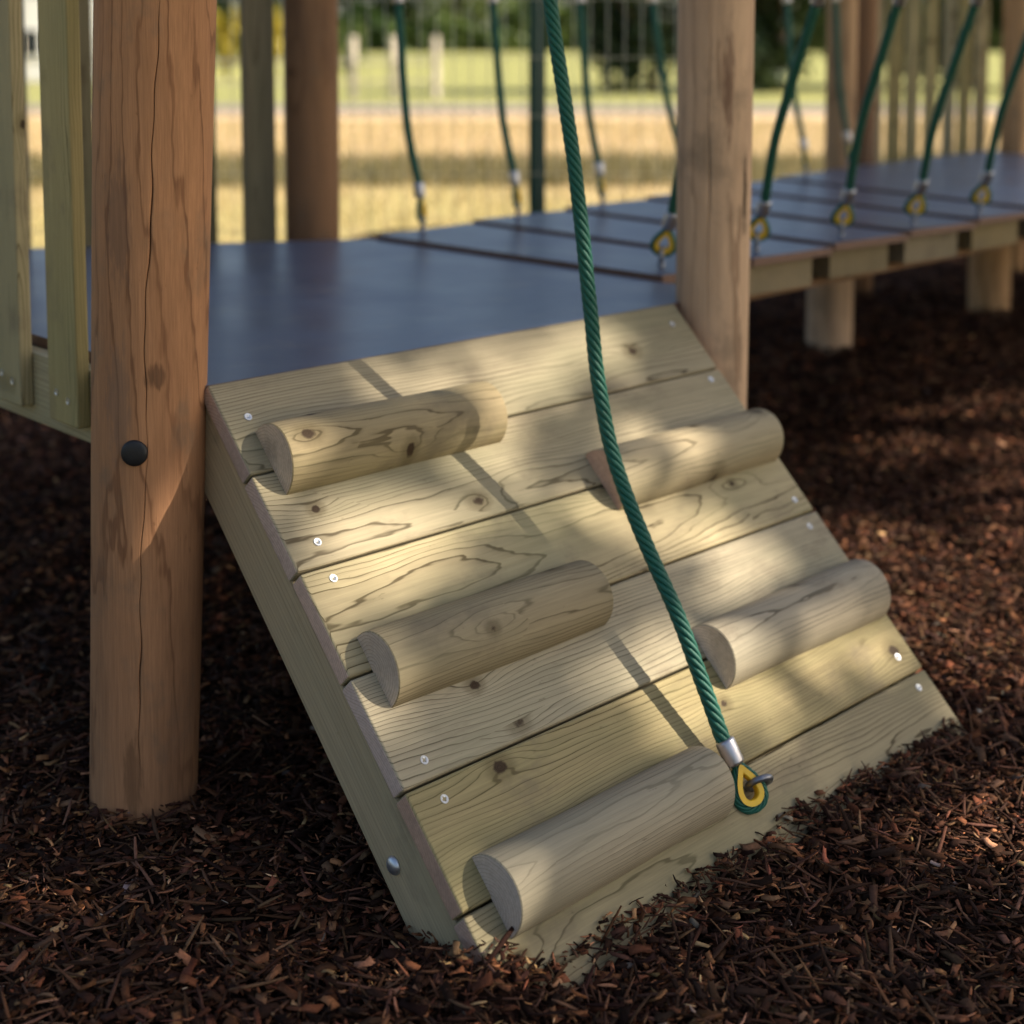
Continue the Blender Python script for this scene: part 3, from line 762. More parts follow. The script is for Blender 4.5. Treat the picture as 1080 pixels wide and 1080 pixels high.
link('ferrule', ferrule_mesh(e1 + (pts[-20] - e1) * 0.15, rl(0.4830, 0.7475, 0.022), 0.0140), ALU, cr, world=Matrix.Identity(4), smooth=True)

# ---------------------------------------------------------------- posts
def post_mesh(h, r0, r1, lean=(0, 0), seed=0, crack=None, nA=96, nZ=90, lump=0.012):
    """round pole from z=0 to h, slightly irregular; crack = list of (z, angle) for a drying check cut into the surface"""
    rr = random.Random(seed); ph = [rr.uniform(0, 6.28) for _ in range(8)]
    cang = None
    if crack:
        cz = [c[0] for c in crack]; ca = [c[1] for c in crack]
        cang = lambda z: float(np.interp(z, cz, ca)) + 0.02 * math.sin(z * 23 + 1) + 0.012 * math.sin(z * 71)
    base = [2 * math.pi * k / nA for k in range(nA)]
    offs = sorted(base + ([-0.016, -0.009, -0.0045, 0.0045, 0.009, 0.016] if crack else []))
    offs = [((o + math.pi) % (2 * math.pi)) - math.pi for o in offs]; offs = sorted(set(round(o, 6) for o in offs)); n = len(offs)
    vs = []
    for i in range(nZ + 1):
        f = i / nZ; z = f * h; r = r0 + (r1 - r0) * f
        ca0 = cang(z) if crack else 0
        for o in offs:
            th = ca0 + o
            q = r * (1 + lump * math.sin(2 * th + ph[0] + z * 1.2) + lump * 0.7 * math.sin(3 * th + ph[1] - z * 2) + 0.35 * lump * math.sin(7 * th + ph[2] + z * 3)
                     + lump * 0.8 * math.sin(z * 5 + ph[3]) * math.cos(th + ph[4]))
            # flat hewn facets
            q = min(q, r * 1.012 / max(0.3, math.cos(((th - ph[5] + math.pi) % (math.pi / 2.5)) - math.pi / 5)) if lump > 0.013 else 9)
            if crack:
                wgt = min(1, max(0, (z - crack[0][0]) / 0.15)) * min(1, max(0, (crack[-1][0] - z) / 0.2))
                wd = 0.0075 + 0.003 * math.sin(z * 9) + 0.002 * math.sin(z * 31)
                if abs(o) < wd: q -= 0.012 * wgt * (1 - abs(o) / wd)
            vs.append((q * math.cos(th) + lean[0] * f, q * math.sin(th) + lean[1] * f, z))
    fs = [(i * n + k, i * n + (k + 1) % n, (i + 1) * n + (k + 1) % n, (i + 1) * n + k) for i in range(nZ) for k in range(n)]
    fs += [tuple(range(n - 1, -1, -1)), tuple(nZ * n + k for k in range(n))]
    return mesh_from(vs, fs)

A0 = math.atan2(-0.73, -0.683)   # towards the viewer's side
pl_base = Vector((-0.0713, 0.0756, -0.63))
pl = thing('timber_post', pl_base); tag(pl, 'thick reddish brown round post with a long crack and a black bolt cap', 'post', 'round timber posts')
lean = (0.03 * 2.53 / 1.09, -0.029 * 2.53 / 1.09)
me = post_mesh(2.53, 0.0735, 0.0870, lean, 3, [(0.10, A0 + 0.18), (0.35, A0 + 0.12), (0.5, A0 + 0.20), (0.75, A0 + 0.15), (0.9, A0 + 0.22), (1.2, A0 + 0.30), (1.6, A0 + 0.36)], nA=120, nZ=160, lump=0.014)
link('pole', me, POSTL, pl, local=Matrix.Identity(4), smooth=True)
bd = Vector((-0.683, -0.731, 0.02)).normalized()
bp = Vector((-0.0713 + lean[0] * 0.215, 0.0756 + lean[1] * 0.215, -0.079)) + bd * 0.0755
mb = MB(); mb.lathe([(0.0178, -0.006), (0.0178, 0.0025), (0.0168, 0.0048), (0.0140, 0.0062), (0.006, 0.0070), (0.0005, 0.0071)], 32, z_to(bd, bp))
link('bolt_cap', mb.mesh(), BLACKPL, pl, world=Matrix.Identity(4), smooth=True)

def post(loc, h, r0, r1, mat, label, seed, lump=0.012, nA=64, nZ=60, crack=None):
    me = post_mesh(h, r0, r1, (0, 0), seed, crack, nA, nZ, lump)
    o = link('timber_post', me, mat, None, world=Matrix.Translation(loc), smooth=True)
    return tag(o, label, 'post', 'round timber posts')
post((1.072, -0.021, -0.63), 2.53, 0.0645, 0.0770, POSTR, 'light brown round post at the upper right corner of the ramp', 5,
     crack=[(0.3, A0 - 0.3), (0.7, A0 - 0.25), (1.1, A0 - 0.28), (1.3, A0 - 0.35)])
post((1.14, 1.343, -0.63), 2.53, 0.0690, 0.0700, POSTB, 'dark brown blurred post at the back of the platform, beside a narrow green picket', 6)
post((3.533, 1.36, -0.55), 2.4, 0.054, 0.056, POSTR, 'pale tan post at the far end of the bridge, beside a darker post', 8)
post((3.84, 1.47, -0.55), 2.4, 0.056, 0.058, POSTB, 'darker post just behind the pale tan one at the far end of the bridge', 9)
post((4.80, 1.33, -0.55), 2.4, 0.060, 0.062, POSTR, 'far post at the right edge, right of the far row of pickets', 10)
post((2.93, 0.98, -0.56), 0.56, 0.074, 0.072, POSTR, 'short stout support post under the bridge, nearer one', 11)
post((3.82, 0.90, -0.56), 0.565, 0.074, 0.072, POSTR, 'short stout support post under the bridge, the farther one at right', 12)
# overhead beam the rope hangs from
me = box_mesh(1.36, 0.095, 0.12, 0.006, seg=2, endaxis=0)
tag(link('overhead_beam', me, [PINE, PINE_END], None, world=Matrix.Translation((0.50, 0.01, 1.965)) @ Matrix.Rotation(R(0), 4, 'Z'), smooth=True, wn=True),
    'timber crossbeam over the ramp that the climbing rope hangs from', 'beam')

# ---------------------------------------------------------------- platform
plat = thing('platform', (0.55, 0.75, -0.6)); tag(plat, 'flat platform deck with a smooth bluish dark surface, behind the top of the ramp', 'platform')
poly = [(0.0, 0.006), (1.170, 0.006), (1.178, 1.16), (0.46, 1.575), (-0.004, 1.82)]
mb = MB(); mb.prism(poly, -0.021, -0.004)
o = link('deck_panel', mb.mesh(), [DECK, DECKEDGE], plat, world=Matrix.Identity(4))
for p in o.data.polygons:
    if abs(p.normal.z) < 0.5: p.material_index = 1
mb = MB(); mb.box((0.585, 0.10, -0.072), 1.05, 0.045, 0.10); mb.box((1.14, 0.6, -0.072), 0.045, 0.95, 0.10); mb.box((0.585, 0.6, -0.072), 0.045, 0.95, 0.10); mb.box((0.03, 0.9, -0.072), 0.045, 1.5, 0.10); mb.box((0.6, 1.09, -0.072), 1.0, 0.03, 0.10)
link('joists', mb.mesh(), BEAM, plat, world=Matrix.Identity(4))

# left guard rail: pickets screwed to an edge board
gr = thing('picket_railing', (-0.03, 0.9, -0.13)); tag(gr, 'green tinged nearest picket railing along the left edge of the platform', 'railing', 'picket railings')
me = box_mesh(0.028, 1.66, 0.112, 0.003, seg=2)
link('edge_board', me, RAIL, gr, world=Matrix.Translation((-0.022, 1.01, -0.0745)), smooth=True, wn=True)
for k in range(8):
    y = 0.314 + 0.1905 * k
    me = box_mesh(0.022, 0.094, 1.06, 0.0035, seg=2)
    p = link('picket', me, PICKET, gr, world=Matrix.Translation((-0.0475, y, 0.426)) @ Matrix.Rotation(R(random.uniform(-0.25, 0.25)), 4, 'X'), smooth=True, wn=True)
    if k < 3:
        for (oy, oz) in ((-0.019, -0.066), (0.018, -0.058)):
            screw(p, z_to((-1, 0, 0), (-0.0588, y + oy, oz)))
# rear railing
rr_ = thing('picket_railing', (0.8, 1.45, -0.1)); tag(rr_, 'picket railing in a shade-darkened colour along the back edge of the platform', 'railing', 'picket railings')
pa = Vector((0.4436, 1.560)); pb = Vector((1.02, 1.405)); ang = math.atan2(pb.y - pa.y, pb.x - pa.x)
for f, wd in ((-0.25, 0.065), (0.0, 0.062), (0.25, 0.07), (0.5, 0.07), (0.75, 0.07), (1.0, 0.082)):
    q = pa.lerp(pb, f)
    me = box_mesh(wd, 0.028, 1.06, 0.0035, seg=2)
    link('picket', me, PICKET_SHADED, rr_, world=Matrix.Translation((q.x, q.y, 0.40)) @ Matrix.Rotation(ang, 4, 'Z'), smooth=True, wn=True)
q = pa.lerp(pb, 0.4); me = box_mesh(0.95, 0.03, 0.10, 0.003, seg=2)
link('edge_board', me, RAIL, rr_, world=Matrix.Translation((q.x - 0.007, q.y - 0.030, -0.075)) @ Matrix.Rotation(ang, 4, 'Z'), smooth=True, wn=True)

# ---------------------------------------------------------------- plank bridge
br = thing('plank_bridge', (2.1, 0.7, -0.1)); tag(br, 'plank bridge with bluish dark boards running off to the right behind the posts', 'bridge')
NB = [(1.182, 0.20), (1.478, 0.196), (1.776, 0.188), (2.070, 0.172), (2.366, 0.155), (2.662, 0.145), (2.955, 0.140)]
FB = [(1.186, 1.14), (1.545, 1.183), (1.905, 1.192), (2.262, 1.195), (2.620, 1.205), (2.980, 1.245), (3.330, 1.275)]
gap = 0.006
for k in range(6):
    z = 0.008 * (k + 0.3) + 0.004
    a, b, c, d = Vector(NB[k]), Vector(NB[k + 1]), Vector(FB[k + 1]), Vector(FB[k])
    poly = [a + Vector((gap, 0)), b - Vector((gap, 0)), c - Vector((gap, 0)), d + Vector((gap, 0))]
    mb = MB(); mb.prism([tuple(p) for p in poly], z - 0.018, z)
    o = link('plank', mb.mesh(), [DECK, DECKEDGE], br, world=Matrix.Identity(4))
    for p in o.data.polygons:
        if abs(p.normal.z) < 0.5: p.material_index = 1
    # bearer block under the plank, end grain to the front
    m0 = a.lerp(b, 0.09) + Vector((0, 0.03)); m1 = a.lerp(b, 0.86) + Vector((0, 0.03)); m2 = d.lerp(c, 0.86) - Vector((0, 0.02)); m3 = d.lerp(c, 0.09) - Vector((0, 0.02))
    mb = MB(); mb.prism([tuple(m0), tuple(m1), tuple(m2), tuple(m3)], z - 0.088, z - 0.0185)
    link('bearer', mb.mesh(), BEAM, o, world=Matrix.Identity(4))
for f in (0.10, 0.88):
    mb = MB()
    P = [Vector((*Vector(NB[k]).lerp(Vector(FB[k]), f), 0.008 * k - 0.108)) for k in range(7)]
    for a, b in zip(P, P[1:]):
        dv = (b - a); nrm = Vector((-dv.y, dv.x, 0)).normalized() * 0.02
        vs = [a - nrm, a + nrm, b + nrm, b - nrm]; vs = vs + [v + Vector((0, 0, 0.018)) for v in vs]
        mb.add(vs, [(3, 2, 1, 0), (4, 5, 6, 7), (0, 1, 5, 4), (1, 2, 6, 5), (2, 3, 7, 6), (3, 0, 4, 7)])
    link('carrier_beam', mb.mesh(), POSTB, br, world=Matrix.Identity(4))

# far platform
fp = thing('platform', (4.0, 0.8, -0.5)); tag(fp, 'far platform at the right end of the bridge, with pickets and posts behind', 'platform')
mb = MB(); mb.prism([(2.965, 0.14), (3.9, 0.10), (5.2, 0.25), (5.3, 1.30), (4.82, 1.50), (3.42, 1.33), (3.34, 1.275)], 0.026, 0.044)
o = link('deck_panel', mb.mesh(), [DECK, DECKEDGE], fp, world=Matrix.Identity(4))
for p in o.data.polygons:
    if abs(p.normal.z) < 0.5: p.material_index = 1
mb = MB(); mb.box((4.05, 0.18, -0.02), 2.1, 0.05, 0.09); mb.box((4.1, 0.9, -0.03), 2.0, 0.05, 0.09)
link('joists', mb.mesh(), BEAM, fp, world=Matrix.Identity(4))
fr_ = thing('picket_railing', (4.4, 1.55, 0.0)); tag(fr_, 'far row of pickets behind the far platform at upper right', 'railing', 'picket railings')
for (x, y, wd) in ((4.02, 1.52, 0.06), (4.16, 1.525, 0.075), (4.30, 1.53, 0.07), (4.46, 1.54, 0.065), (4.62, 1.545, 0.065), (4.76, 1.55, 0.07), (4.9, 1.55, 0.07)):
    me = box_mesh(wd * 0.76, 0.028, 1.1, 0.0035, seg=2)
    link('picket', me, PICKET, fr_, world=Matrix.Translation((x, y, 0.52)) @ Matrix.Rotation(R(-38), 4, 'Z'), smooth=True, wn=True)
me = box_mesh(1.05, 0.03, 0.10, 0.003, seg=2)
link('edge_board', me, RAIL, fr_, world=Matrix.Translation((4.45, 1.52, -0.03)), smooth=True, wn=True)

# bridge ropes
def bridge_rope(base, top, label, grp):
    near = grp == GN
    base = Vector(base) + Vector((0, 0, 0.010)); top = Vector(top); t = thing('bridge_rope', base); tag(t, label, 'rope', grp)
    d = (top - base).normalized()
    # eye bolt
    wv = d.cross(fwd).normalized(); nv = d.cross(wv)
    mb = MB(); ec = base + Vector((0, 0, 0.030))
    mb.tube([base + Vector((0, 0, -0.01)), base + Vector((0, 0, 0.016))], 0.0075, 10)
    mb.tube([ec + Vector((0, 0, 1)) * (0.015 * math.sin(a)) + nv * (0.015 * math.cos(a)) for a in [2 * math.pi * k / 20 for k in range(20)]], 0.0048, 8, closed=True)
    link('eye_bolt', mb.mesh(), DARKSTEEL, t, world=Matrix.Identity(4), smooth=True)
    tc = ec + d * 0.030
    rm = MB(); thimble_parts(t, tc, -d, (wv if near else (wv * 0.35 + nv * 0.94).normalized()), 0.046, 0.032 if near else 0.026, 0.0070, rm, 28)
    f0 = tc + d * 0.030; f1 = f0 + d * 0.038
    sag = Vector((rgt.x, rgt.y, 0)) * -0.012
    mid = f1.lerp(top, 0.45) + sag
    P, L = smooth_path([f1 - d * 0.005, f1.lerp(mid, 0.5) + sag * 0.35, mid, top], 120)
    twisted(rm, P, L, 0.0110, 6, 5, 0.088)
    link('rope', rm.mesh(), ROPE, t, world=Matrix.Identity(4), smooth=True)
    link('ferrule', ferrule_mesh(f0, f1, 0.0150), ALU, t, world=Matrix.Identity(4), smooth=True)
    d2 = (P[-1] - P[-8]).normalized()
    link('ferrule', ferrule_mesh(top - d2 * 0.01, top + d2 * 0.032, 0.0150), ALU, t, world=Matrix.Identity(4), smooth=True)
    rm = MB(); thimble_parts(t, top + d2 * 0.062, d2, wv, 0.048, 0.034, 0.0080, rm, 28)
    link('rope_loop', rm.mesh(), ROPE, t, world=Matrix.Identity(4), smooth=True)
    return top + d2 * 0.085
GN, GF = 'ropes along the near side of the bridge', 'ropes along the far side of the bridge'
near = [((1.276, 0.28, -0.004), (1.232, 0.06, 0.559), 'near side bridge rope half hidden by the light brown post'),
        ((1.579, 0.262, 0.004), (1.482, 0.042, 0.565), 'near side bridge rope closest to the right of the light brown post'),
        ((1.898, 0.252, 0.012), (1.773, 0.032, 0.573), 'near side bridge rope crossing in front of the pale tan far post'),
        ((2.171, 0.223, 0.020), (2.055, 0.003, 0.580), 'near side bridge rope in front of the far pickets'),
        ((2.465, 0.207, 0.028), (2.334, -0.013, 0.587), 'near side bridge rope at the right edge, leaning out of the photo')]
far = [((1.306, 1.101, -0.004), (1.297, 1.181, 0.594), 'far side bridge rope nearest the platform, right of the dark back post'),
       ((1.672, 1.136, 0.004), (1.656, 1.216, 0.605), 'far side bridge rope just left of the dark green fence post'),
       ((2.003, 1.131, 0.012), (1.993, 1.211, 0.614), 'far side bridge rope between the fence post and the light brown post'),
       ((2.384, 1.131, 0.020), (2.306, 1.211, 0.623), 'far side bridge rope whose foot is hidden by the light brown post'),
       ((3.109, 1.208, 0.036), (3.093, 1.288, 0.646), 'far side bridge rope between the light brown post and the pale far post'),
       ((3.45, 1.262, 0.047), (3.40, 1.300, 0.66), 'last far side bridge rope, in front of the pale tan far post')]
tops = [[bridge_rope(b, t, l, g) for b, t, l in L] for L, g in ((near, GN), (far, GF))]
for L, s, e, lab in ((tops[0], (1.08, -0.09, 0.72), (2.75, -0.03, 0.72), 'near side handrail rope of the bridge above the hanging ropes'), (tops[1], (1.17, 1.27, 0.72), (3.53, 1.30, 0.76), 'far side handrail rope of the bridge above the hanging ropes')):
    P = [Vector(s)] + [p + Vector((0, 0, 0.012)) for p in L] + [Vector(e)]
    pts, ln = smooth_path(P, 160); mb = MB(); twisted(mb, pts, ln, 0.011, 6, 5, 0.088)
    tag(link('handrail_rope', mb.mesh(), ROPE, None, world=Matrix.Identity(4), smooth=True), lab, 'rope')

# ---------------------------------------------------------------- wire mesh fence
fe = thing('mesh_fence', (1.9, 2.4, -0.62)); tag(fe, 'tall wire mesh fence on dark green posts behind the platform, dry field beyond', 'fence')
FO = CAMP + Vector((0.684, 0.727, 0)) * 5.02; FO.z = 0; FD = Vector((0.727, -0.684, 0))
mb = MB(); L0, L1, top = -2.6, 0.60, 1.45
n = int((L1 - L0) / 0.0588)
for k in range(n + 1):
    l = L0 + 0.0588 * k; p = FO + FD * l
    mb.tube([p + Vector((0, 0, -0.60)), p + Vector((0, 0, top))], 0.0015, 5)
k = 0; z = -0.55
while z < top:
    p0 = FO + FD * L0 + Vector((-0.004, -0.004, z)); p1 = FO + FD * L1 + Vector((-0.004, -0.004, z)); mb.tube([p0, p1], 0.0014, 5); z += 0.2
link('mesh_panel', mb.mesh(), WIREM, fe, world=Matrix.Identity(4), smooth=True)
for l in (-2.30, 0.098 - 2.4 * 0 , 0.62):
    p = FO + FD * l + Vector((0.684, 0.727, 0)) * 0.03
    me = box_mesh(0.058, 0.058, 2.15, 0.004, seg=2)
    link('fence_post', me, GREENMETAL, fe, world=Matrix.Translation((p.x, p.y, 0.43)) @ Matrix.Rotation(-yaw, 4, 'Z'), smooth=True, wn=True)

# ---------------------------------------------------------------- far field: timber posts, house, shed, trees
def fpt(l, d): return Vector((-1.04 + d * 0.684 + l * 0.727, -1.72 + d * 0.727 - l * 0.684, 0))
def gz(p): return float(field_z(np.array(p.x), np.array(p.y)))
ff = thing('post_and_rail_fence', (*fpt(-3, 39)[:2], -0.62)); tag(ff, 'pale timber posts of a fence far across the field', 'fence')
for l in (-13.4, -11.2, -9.0, -6.6, -5.4, -4.28, -3.15, -2.02):
    p = fpt(l, 40); me = box_mesh(0.20, 0.16, 1.72, 0.02, seg=1); link('fence_post', me, PALEWOOD, ff, world=Matrix.Translation((p.x, p.y, gz(p) + 0.85)), smooth=False)
mb = MB()
a, b = fpt(-13.5, 39.9), fpt(-1.9, 39.9)
for z in (0.45, 1.0): mb.tube([a + Vector((0, 0, gz(a) + z)), b + Vector((0, 0, gz(b) + z))], 0.03, 6)
link('rail', mb.mesh(), PALEWOOD, ff, world=Matrix.Identity(4))

def house(c, rot, w_, d_, h_, label):
    t = thing('house', c, (0, 0, rot)); tag(t, label, 'house')
    mb = MB(); n = int(h_ / 0.16)
    for k in range(n):   # lapped boards
        z0 = k * 0.16
        vs = [(-w_ / 2, -d_ / 2 - 0.03, z0), (w_ / 2, -d_ / 2 - 0.03, z0), (w_ / 2, -d_ / 2, z0 + 0.16), (-w_ / 2, -d_ / 2, z0 + 0.16), (-w_ / 2, d_ / 2, z0), (w_ / 2, d_ / 2, z0), (w_ / 2, d_ / 2, z0 + 0.16), (-w_ / 2, d_ / 2, z0 + 0.16)]
        mb.add(vs, [(0, 1, 2, 3), (5, 4, 7, 6), (4, 0, 3, 7), (1, 5, 6, 2), (0, 4, 5, 1)])
    link('wall', mb.mesh(), WHITEWALL, t, local=Matrix.Identity(4))
    mb = MB(); hw = w_ / 2 + 0.4; hd = d_ / 2 + 0.4
    mb.add([(-hw, -hd, h_), (hw, -hd, h_), (hw, hd, h_), (-hw, hd, h_), (-hw, 0, h_ + 2.0), (hw, 0, h_ + 2.0)], [(0, 1, 5, 4), (2, 3, 4, 5), (1, 2, 5), (3, 0, 4), (3, 2, 1, 0)])
    link('roof', mb.mesh(), ROOFM, t, local=Matrix.Identity(4))
    for x in (-w_ * 0.25, w_ * 0.25):
        wf = link('window', box_mesh(1.2, 0.08, 1.2, 0.01, seg=1), WHITEWALL, t, local=Matrix.Translation((x, -d_ / 2 - 0.04, 1.6)))
        link('pane', box_mesh(1.0, 0.03, 1.0, 0.0), GLASSM, wf, local=Matrix.Translation((0, -0.035, 0)))
    return t
p = fpt(-17.5, 62); house((p.x, p.y, gz(p) - 0.2), -yaw + 0.15, 9, 7, 4.6, 'white clapboard house far behind the left pickets')
def leaves_mesh(pos, nrm, size, tone, seed):
    """many leaf blades (two-triangle diamonds folded along the midrib)"""
    r = np.random.default_rng(seed); n = len(pos)
    a = np.cross(nrm, r.normal(size=(n, 3))); a /= np.linalg.norm(a, axis=1)[:, None] + 1e-9; b = np.cross(nrm, a)
    s = size[:, None]
    v = np.stack([pos - a * s, pos + b * s * 0.55 + nrm * s * 0.15, pos + a * s, pos - b * s * 0.55 + nrm * s * 0.15], 1).reshape(-1, 3)
    f = (np.arange(n) * 4)[:, None]; tri = np.concatenate([f + [[0, 1, 2]], f + [[0, 2, 3]]], 1).reshape(-1, 3)
    me = bpy.data.meshes.new('leaves'); me.vertices.add(len(v)); me.vertices.foreach_set('co', v.astype(np.float32).ravel())
    me.loops.add(tri.size); me.loops.foreach_set('vertex_index', tri.astype(np.int32).ravel())
    me.polygons.add(len(tri)); me.polygons.foreach_set('loop_start', (np.arange(len(tri)) * 3).astype(np.int32))
    try: me.polygons.foreach_set('loop_total', np.full(len(tri), 3, np.int32))
    except Exception: pass
    me.update(calc_edges=True)
    at = me.attributes.new('tone', 'FLOAT', 'POINT'); at.data.foreach_set('value', np.repeat(tone, 4).astype(np.float32))
    return me
def crown_points(r, n, ax, clumps):
    """points gathered in clumps spread through an ellipsoid"""
    c = r.normal(size=(clumps, 3)); c /= np.linalg.norm(c, axis=1)[:, None]; c *= (r.random(clumps) ** 0.45)[:, None]
    k = r.integers(0, clumps, n); q = r.normal(size=(n, 3)); q /= np.linalg.norm(q, axis=1)[:, None]; rad = r.uniform(.16, .34, clumps)[k] * r.random(n) ** 0.4
    return (c[k] + q * rad[:, None]) * np.array(ax), k, r.random(clumps)[k]
def trunk_mesh(base, top, r0, limbs, seed):
    rr = random.Random(seed); mb = MB(); base = Vector(base); top = Vector(top)
    n = 9; P = [base.lerp(top, i / n) + Vector((rr.uniform(-.05, .05), rr.uniform(-.05, .05), 0)) * (top - base).length * 0.12 * (i > 0) for i in range(n + 1)]
    mb.tube(P, [r0 * (1.25 if i == 0 else 1) * (1 - 0.75 * i / n) for i in range(n + 1)], 10)
    for k in range(limbs):
        i = rr.randint(3, n - 1); a = rr.uniform(0, 6.28); L = (top - base).length * rr.uniform(.25, .5); d = Vector((math.cos(a), math.sin(a), rr.uniform(.4, 1.0))).normalized()
        Q = [P[i] + d * L * j / 4 + Vector((0, 0, 0.04 * L * j * j / 8)) for j in range(5)]; mb.tube(Q, [r0 * 0.42 * (1 - 0.8 * j / 4) for j in range(5)], 7)
    return mb.mesh()
def tree(loc, h, cw, mat, label, seed, n=2600, leaf=0.3, group='trees across the field', name='broadleaf_tree', low=0.18):
    r = np.random.default_rng(seed); t = thing(name, loc); tag(t, label, 'tree', group)
    link('trunk', trunk_mesh((0, 0, -0.2), (0, 0, h * 0.75), 0.03 * h, 7, seed), BARK, t, local=Matrix.Identity(4), smooth=True)
    P, k, tn = crown_points(r, n, (cw, cw, h * (1 - low) / 2), 34); P += np.array([0, 0, h * low + h * (1 - low) / 2])
    nr = r.normal(size=(n, 3)) + np.array([0, 0, 0.6]); nr /= np.linalg.norm(nr, axis=1)[:, None]
    link('crown', leaves_mesh(P, nr, r.uniform(.6, 1.3, n) * leaf, np.clip(tn * 0.8 + r.uniform(0, .3, n), 0, 1), seed), mat, t, local=Matrix.Identity(4))
    return t
rt = random.Random(5)
hd_ = thing('hedge', (*fpt(8, 106)[:2], 1.1)); tag(hd_, 'long dark green hedge along the far edge of the field', 'hedge')
rh = np.random.default_rng(77); nh = 26000
lh = rh.uniform(-62, 72, nh); dh = 101 + rh.normal(0, 1.0, nh) + 1.5 * np.sin(lh * .2); hh = rh.random(nh) ** 0.8 * (2.6 + 1.2 * np.sin(lh * .33) * np.sin(lh * .11 + 1) + 0.7 * np.sin(lh * 1.1))
hp = np.stack([-1.04 + dh * 0.684 + lh * 0.727, -1.72 + dh * 0.727 - lh * 0.684, hh], 1); hp[:, 2] += field_z(hp[:, 0], hp[:, 1]) - 0.1
hn = rh.normal(size=(nh, 3)); hn /= np.linalg.norm(hn, axis=1)[:, None]
link('foliage', leaves_mesh(hp, hn, rh.uniform(.3, .6, nh), np.clip(0.5 + 0.5 * np.sin(lh * .5) * np.sin(lh * .17) + rh.normal(0, .2, nh), 0, 1), 78), LEAF, hd_, world=Matrix.Identity(4))
kinds = [(LEAF, 'mid green'), (LEAF_LIGHT, 'light green'), (LEAF_LIGHT, 'light green'), (LEAF, 'mid green')]
where = ['far left', 'behind the white house', 'above the left pickets', 'left of the brown post', 'behind the brown post', 'above the dark back post', 'above the platform', 'left of the climbing rope', 'behind the climbing rope', 'right of the climbing rope', 'beside the light brown post', 'right of the light brown post', 'behind the dense dark trees', 'above the far pickets', 'far right', 'rightmost']
for k in range(16):
    l = -46 + 6.1 * k + rt.uniform(-1, 1); d = 108 + rt.uniform(-8, 14); p = fpt(l, d); m, nm = kinds[(k * 3 + k // 4) % 4]; h = rt.uniform(8.5, 12.5)
    tree((p.x, p.y, gz(p)), h, rt.uniform(3.6, 5.0), m, f'{nm} tree in the far tree line, {where[k]}', 40 + k, n=3200, leaf=0.36, low=0.04)
for k, (l, d, h) in enumerate([(4.6, 47, 6.5), (8.8, 47, 7.5), (12.6, 50, 8), (16.5, 52, 8), (20, 50, 7)]):
    p = fpt(l, d); tree((p.x, p.y, gz(p)), h, 2.6, LEAF_DARK, 'dense dark tree beyond the road on the right, ' + ['just right of the light brown post', 'left of the pale far post', 'behind the pale far post', 'behind the far pickets', 'at the right edge'][k], 70 + k, n=3600, leaf=0.24, low=0.0)
for k, (l, d, h, lab) in enumerate([(-11.6, 60, 2.9, 'yellow flowering bush between the brown post and the narrow green picket'), (-9.7, 60, 2.9, 'yellow flowering bush between the green picket and the dark back post'), (-6.8, 62, 2.3, 'yellow green bush right of the dark back post')]):
    p = fpt(l, d); t = tree((p.x, p.y, gz(p)), h, 0.8, LEAF_YEL if k < 2 else LEAF_LIGHT, lab, 80 + k, n=900, leaf=0.14, group='bushes across the field', name='flowering_bush', low=0.1)
    t['category'] = 'bush'

# ---------------------------------------------------------------- trees to the right of the play area that shade it
# lit openings wanted on the ramp (u, v, ru, rv) and on the mulch (x, y, rx, ry)
GAPS_R = [(0.62, 0.062, 0.27, 0.050), (0.20, 0.262, 0.17, 0.030), (0.44, 0.15, 0.07, 0.05), (0.38, 0.235, 0.12, 0.045), (0.13, 0.333, 0.13, 0.030), (0.43, 0.29, 0.07, 0.04), (0.66, 0.28, 0.09, 0.045),
          (0.67, 0.41, 0.09, 0.025), (0.42, 0.58, 0.11, 0.022), (0.50, 0.64, 0.13, 0.045), (0.72, 0.672, 0.16, 0.028), (0.92, 0.70, 0.06, 0.03), (0.95, 0.845, 0.06, 0.03), (0.74, 0.50, 0.10, 0.028), (0.27, 0.06, 0.08, 0.025),
          (0.00, 0.150, 0.045, 0.050), (0.01, 0.455, 0.040, 0.045), (0.01, 0.745, 0.035, 0.045), (0.535, 0.60, 0.035, 0.045), (0.535, 0.30, 0.035, 0.05)]
GAPS_G = [(1.48, -0.31, 0.40, 0.17), (1.60, -0.08, 0.16, 0.13), (1.85, -0.45, 0.24, 0.11), (1.30, -0.50, 0.10, 0.08), (2.60, 0.19, 0.24, 0.08), (2.42, 0.34, 0.16, 0.06), (3.6, 0.5, 0.2, 0.1), (0.80, -0.75, 0.06, 0.05), (2.2, -0.1, 0.12, 0.05)]
sv = np.array(SUN)
def in_gap(P, pad):
    """is the shadow of a leaf at P inside an opening?"""
    nrm = np.array([0, -math.sin(S45), math.cos(S45)]); vd = np.array([0, -math.cos(S45), -math.sin(S45)])
    t = (P @ nrm) / (sv @ nrm); Q = P - t[:, None] * sv; u = Q[:, 0]; v = Q @ vd
    on = (u > -0.05) & (u < 1.04) & (v > -0.05) & (v < 0.93)
    g = np.zeros(len(P), bool)
    for (a, b, ru, rv) in GAPS_R: g |= on & ((((u - a) / (ru + pad)) ** 2 + ((v - b) / (rv + pad)) ** 2) < 1)
    t2 = (P[:, 2] + 0.58) / sv[2]; G = P - t2[:, None] * sv
    for (a, b, rx, ry) in GAPS_G: g |= ~on & ((((G[:, 0] - a) / (rx + pad + 0.11)) ** 2 + ((G[:, 1] - b) / (ry + pad + 0.10)) ** 2) < 1)
    return g
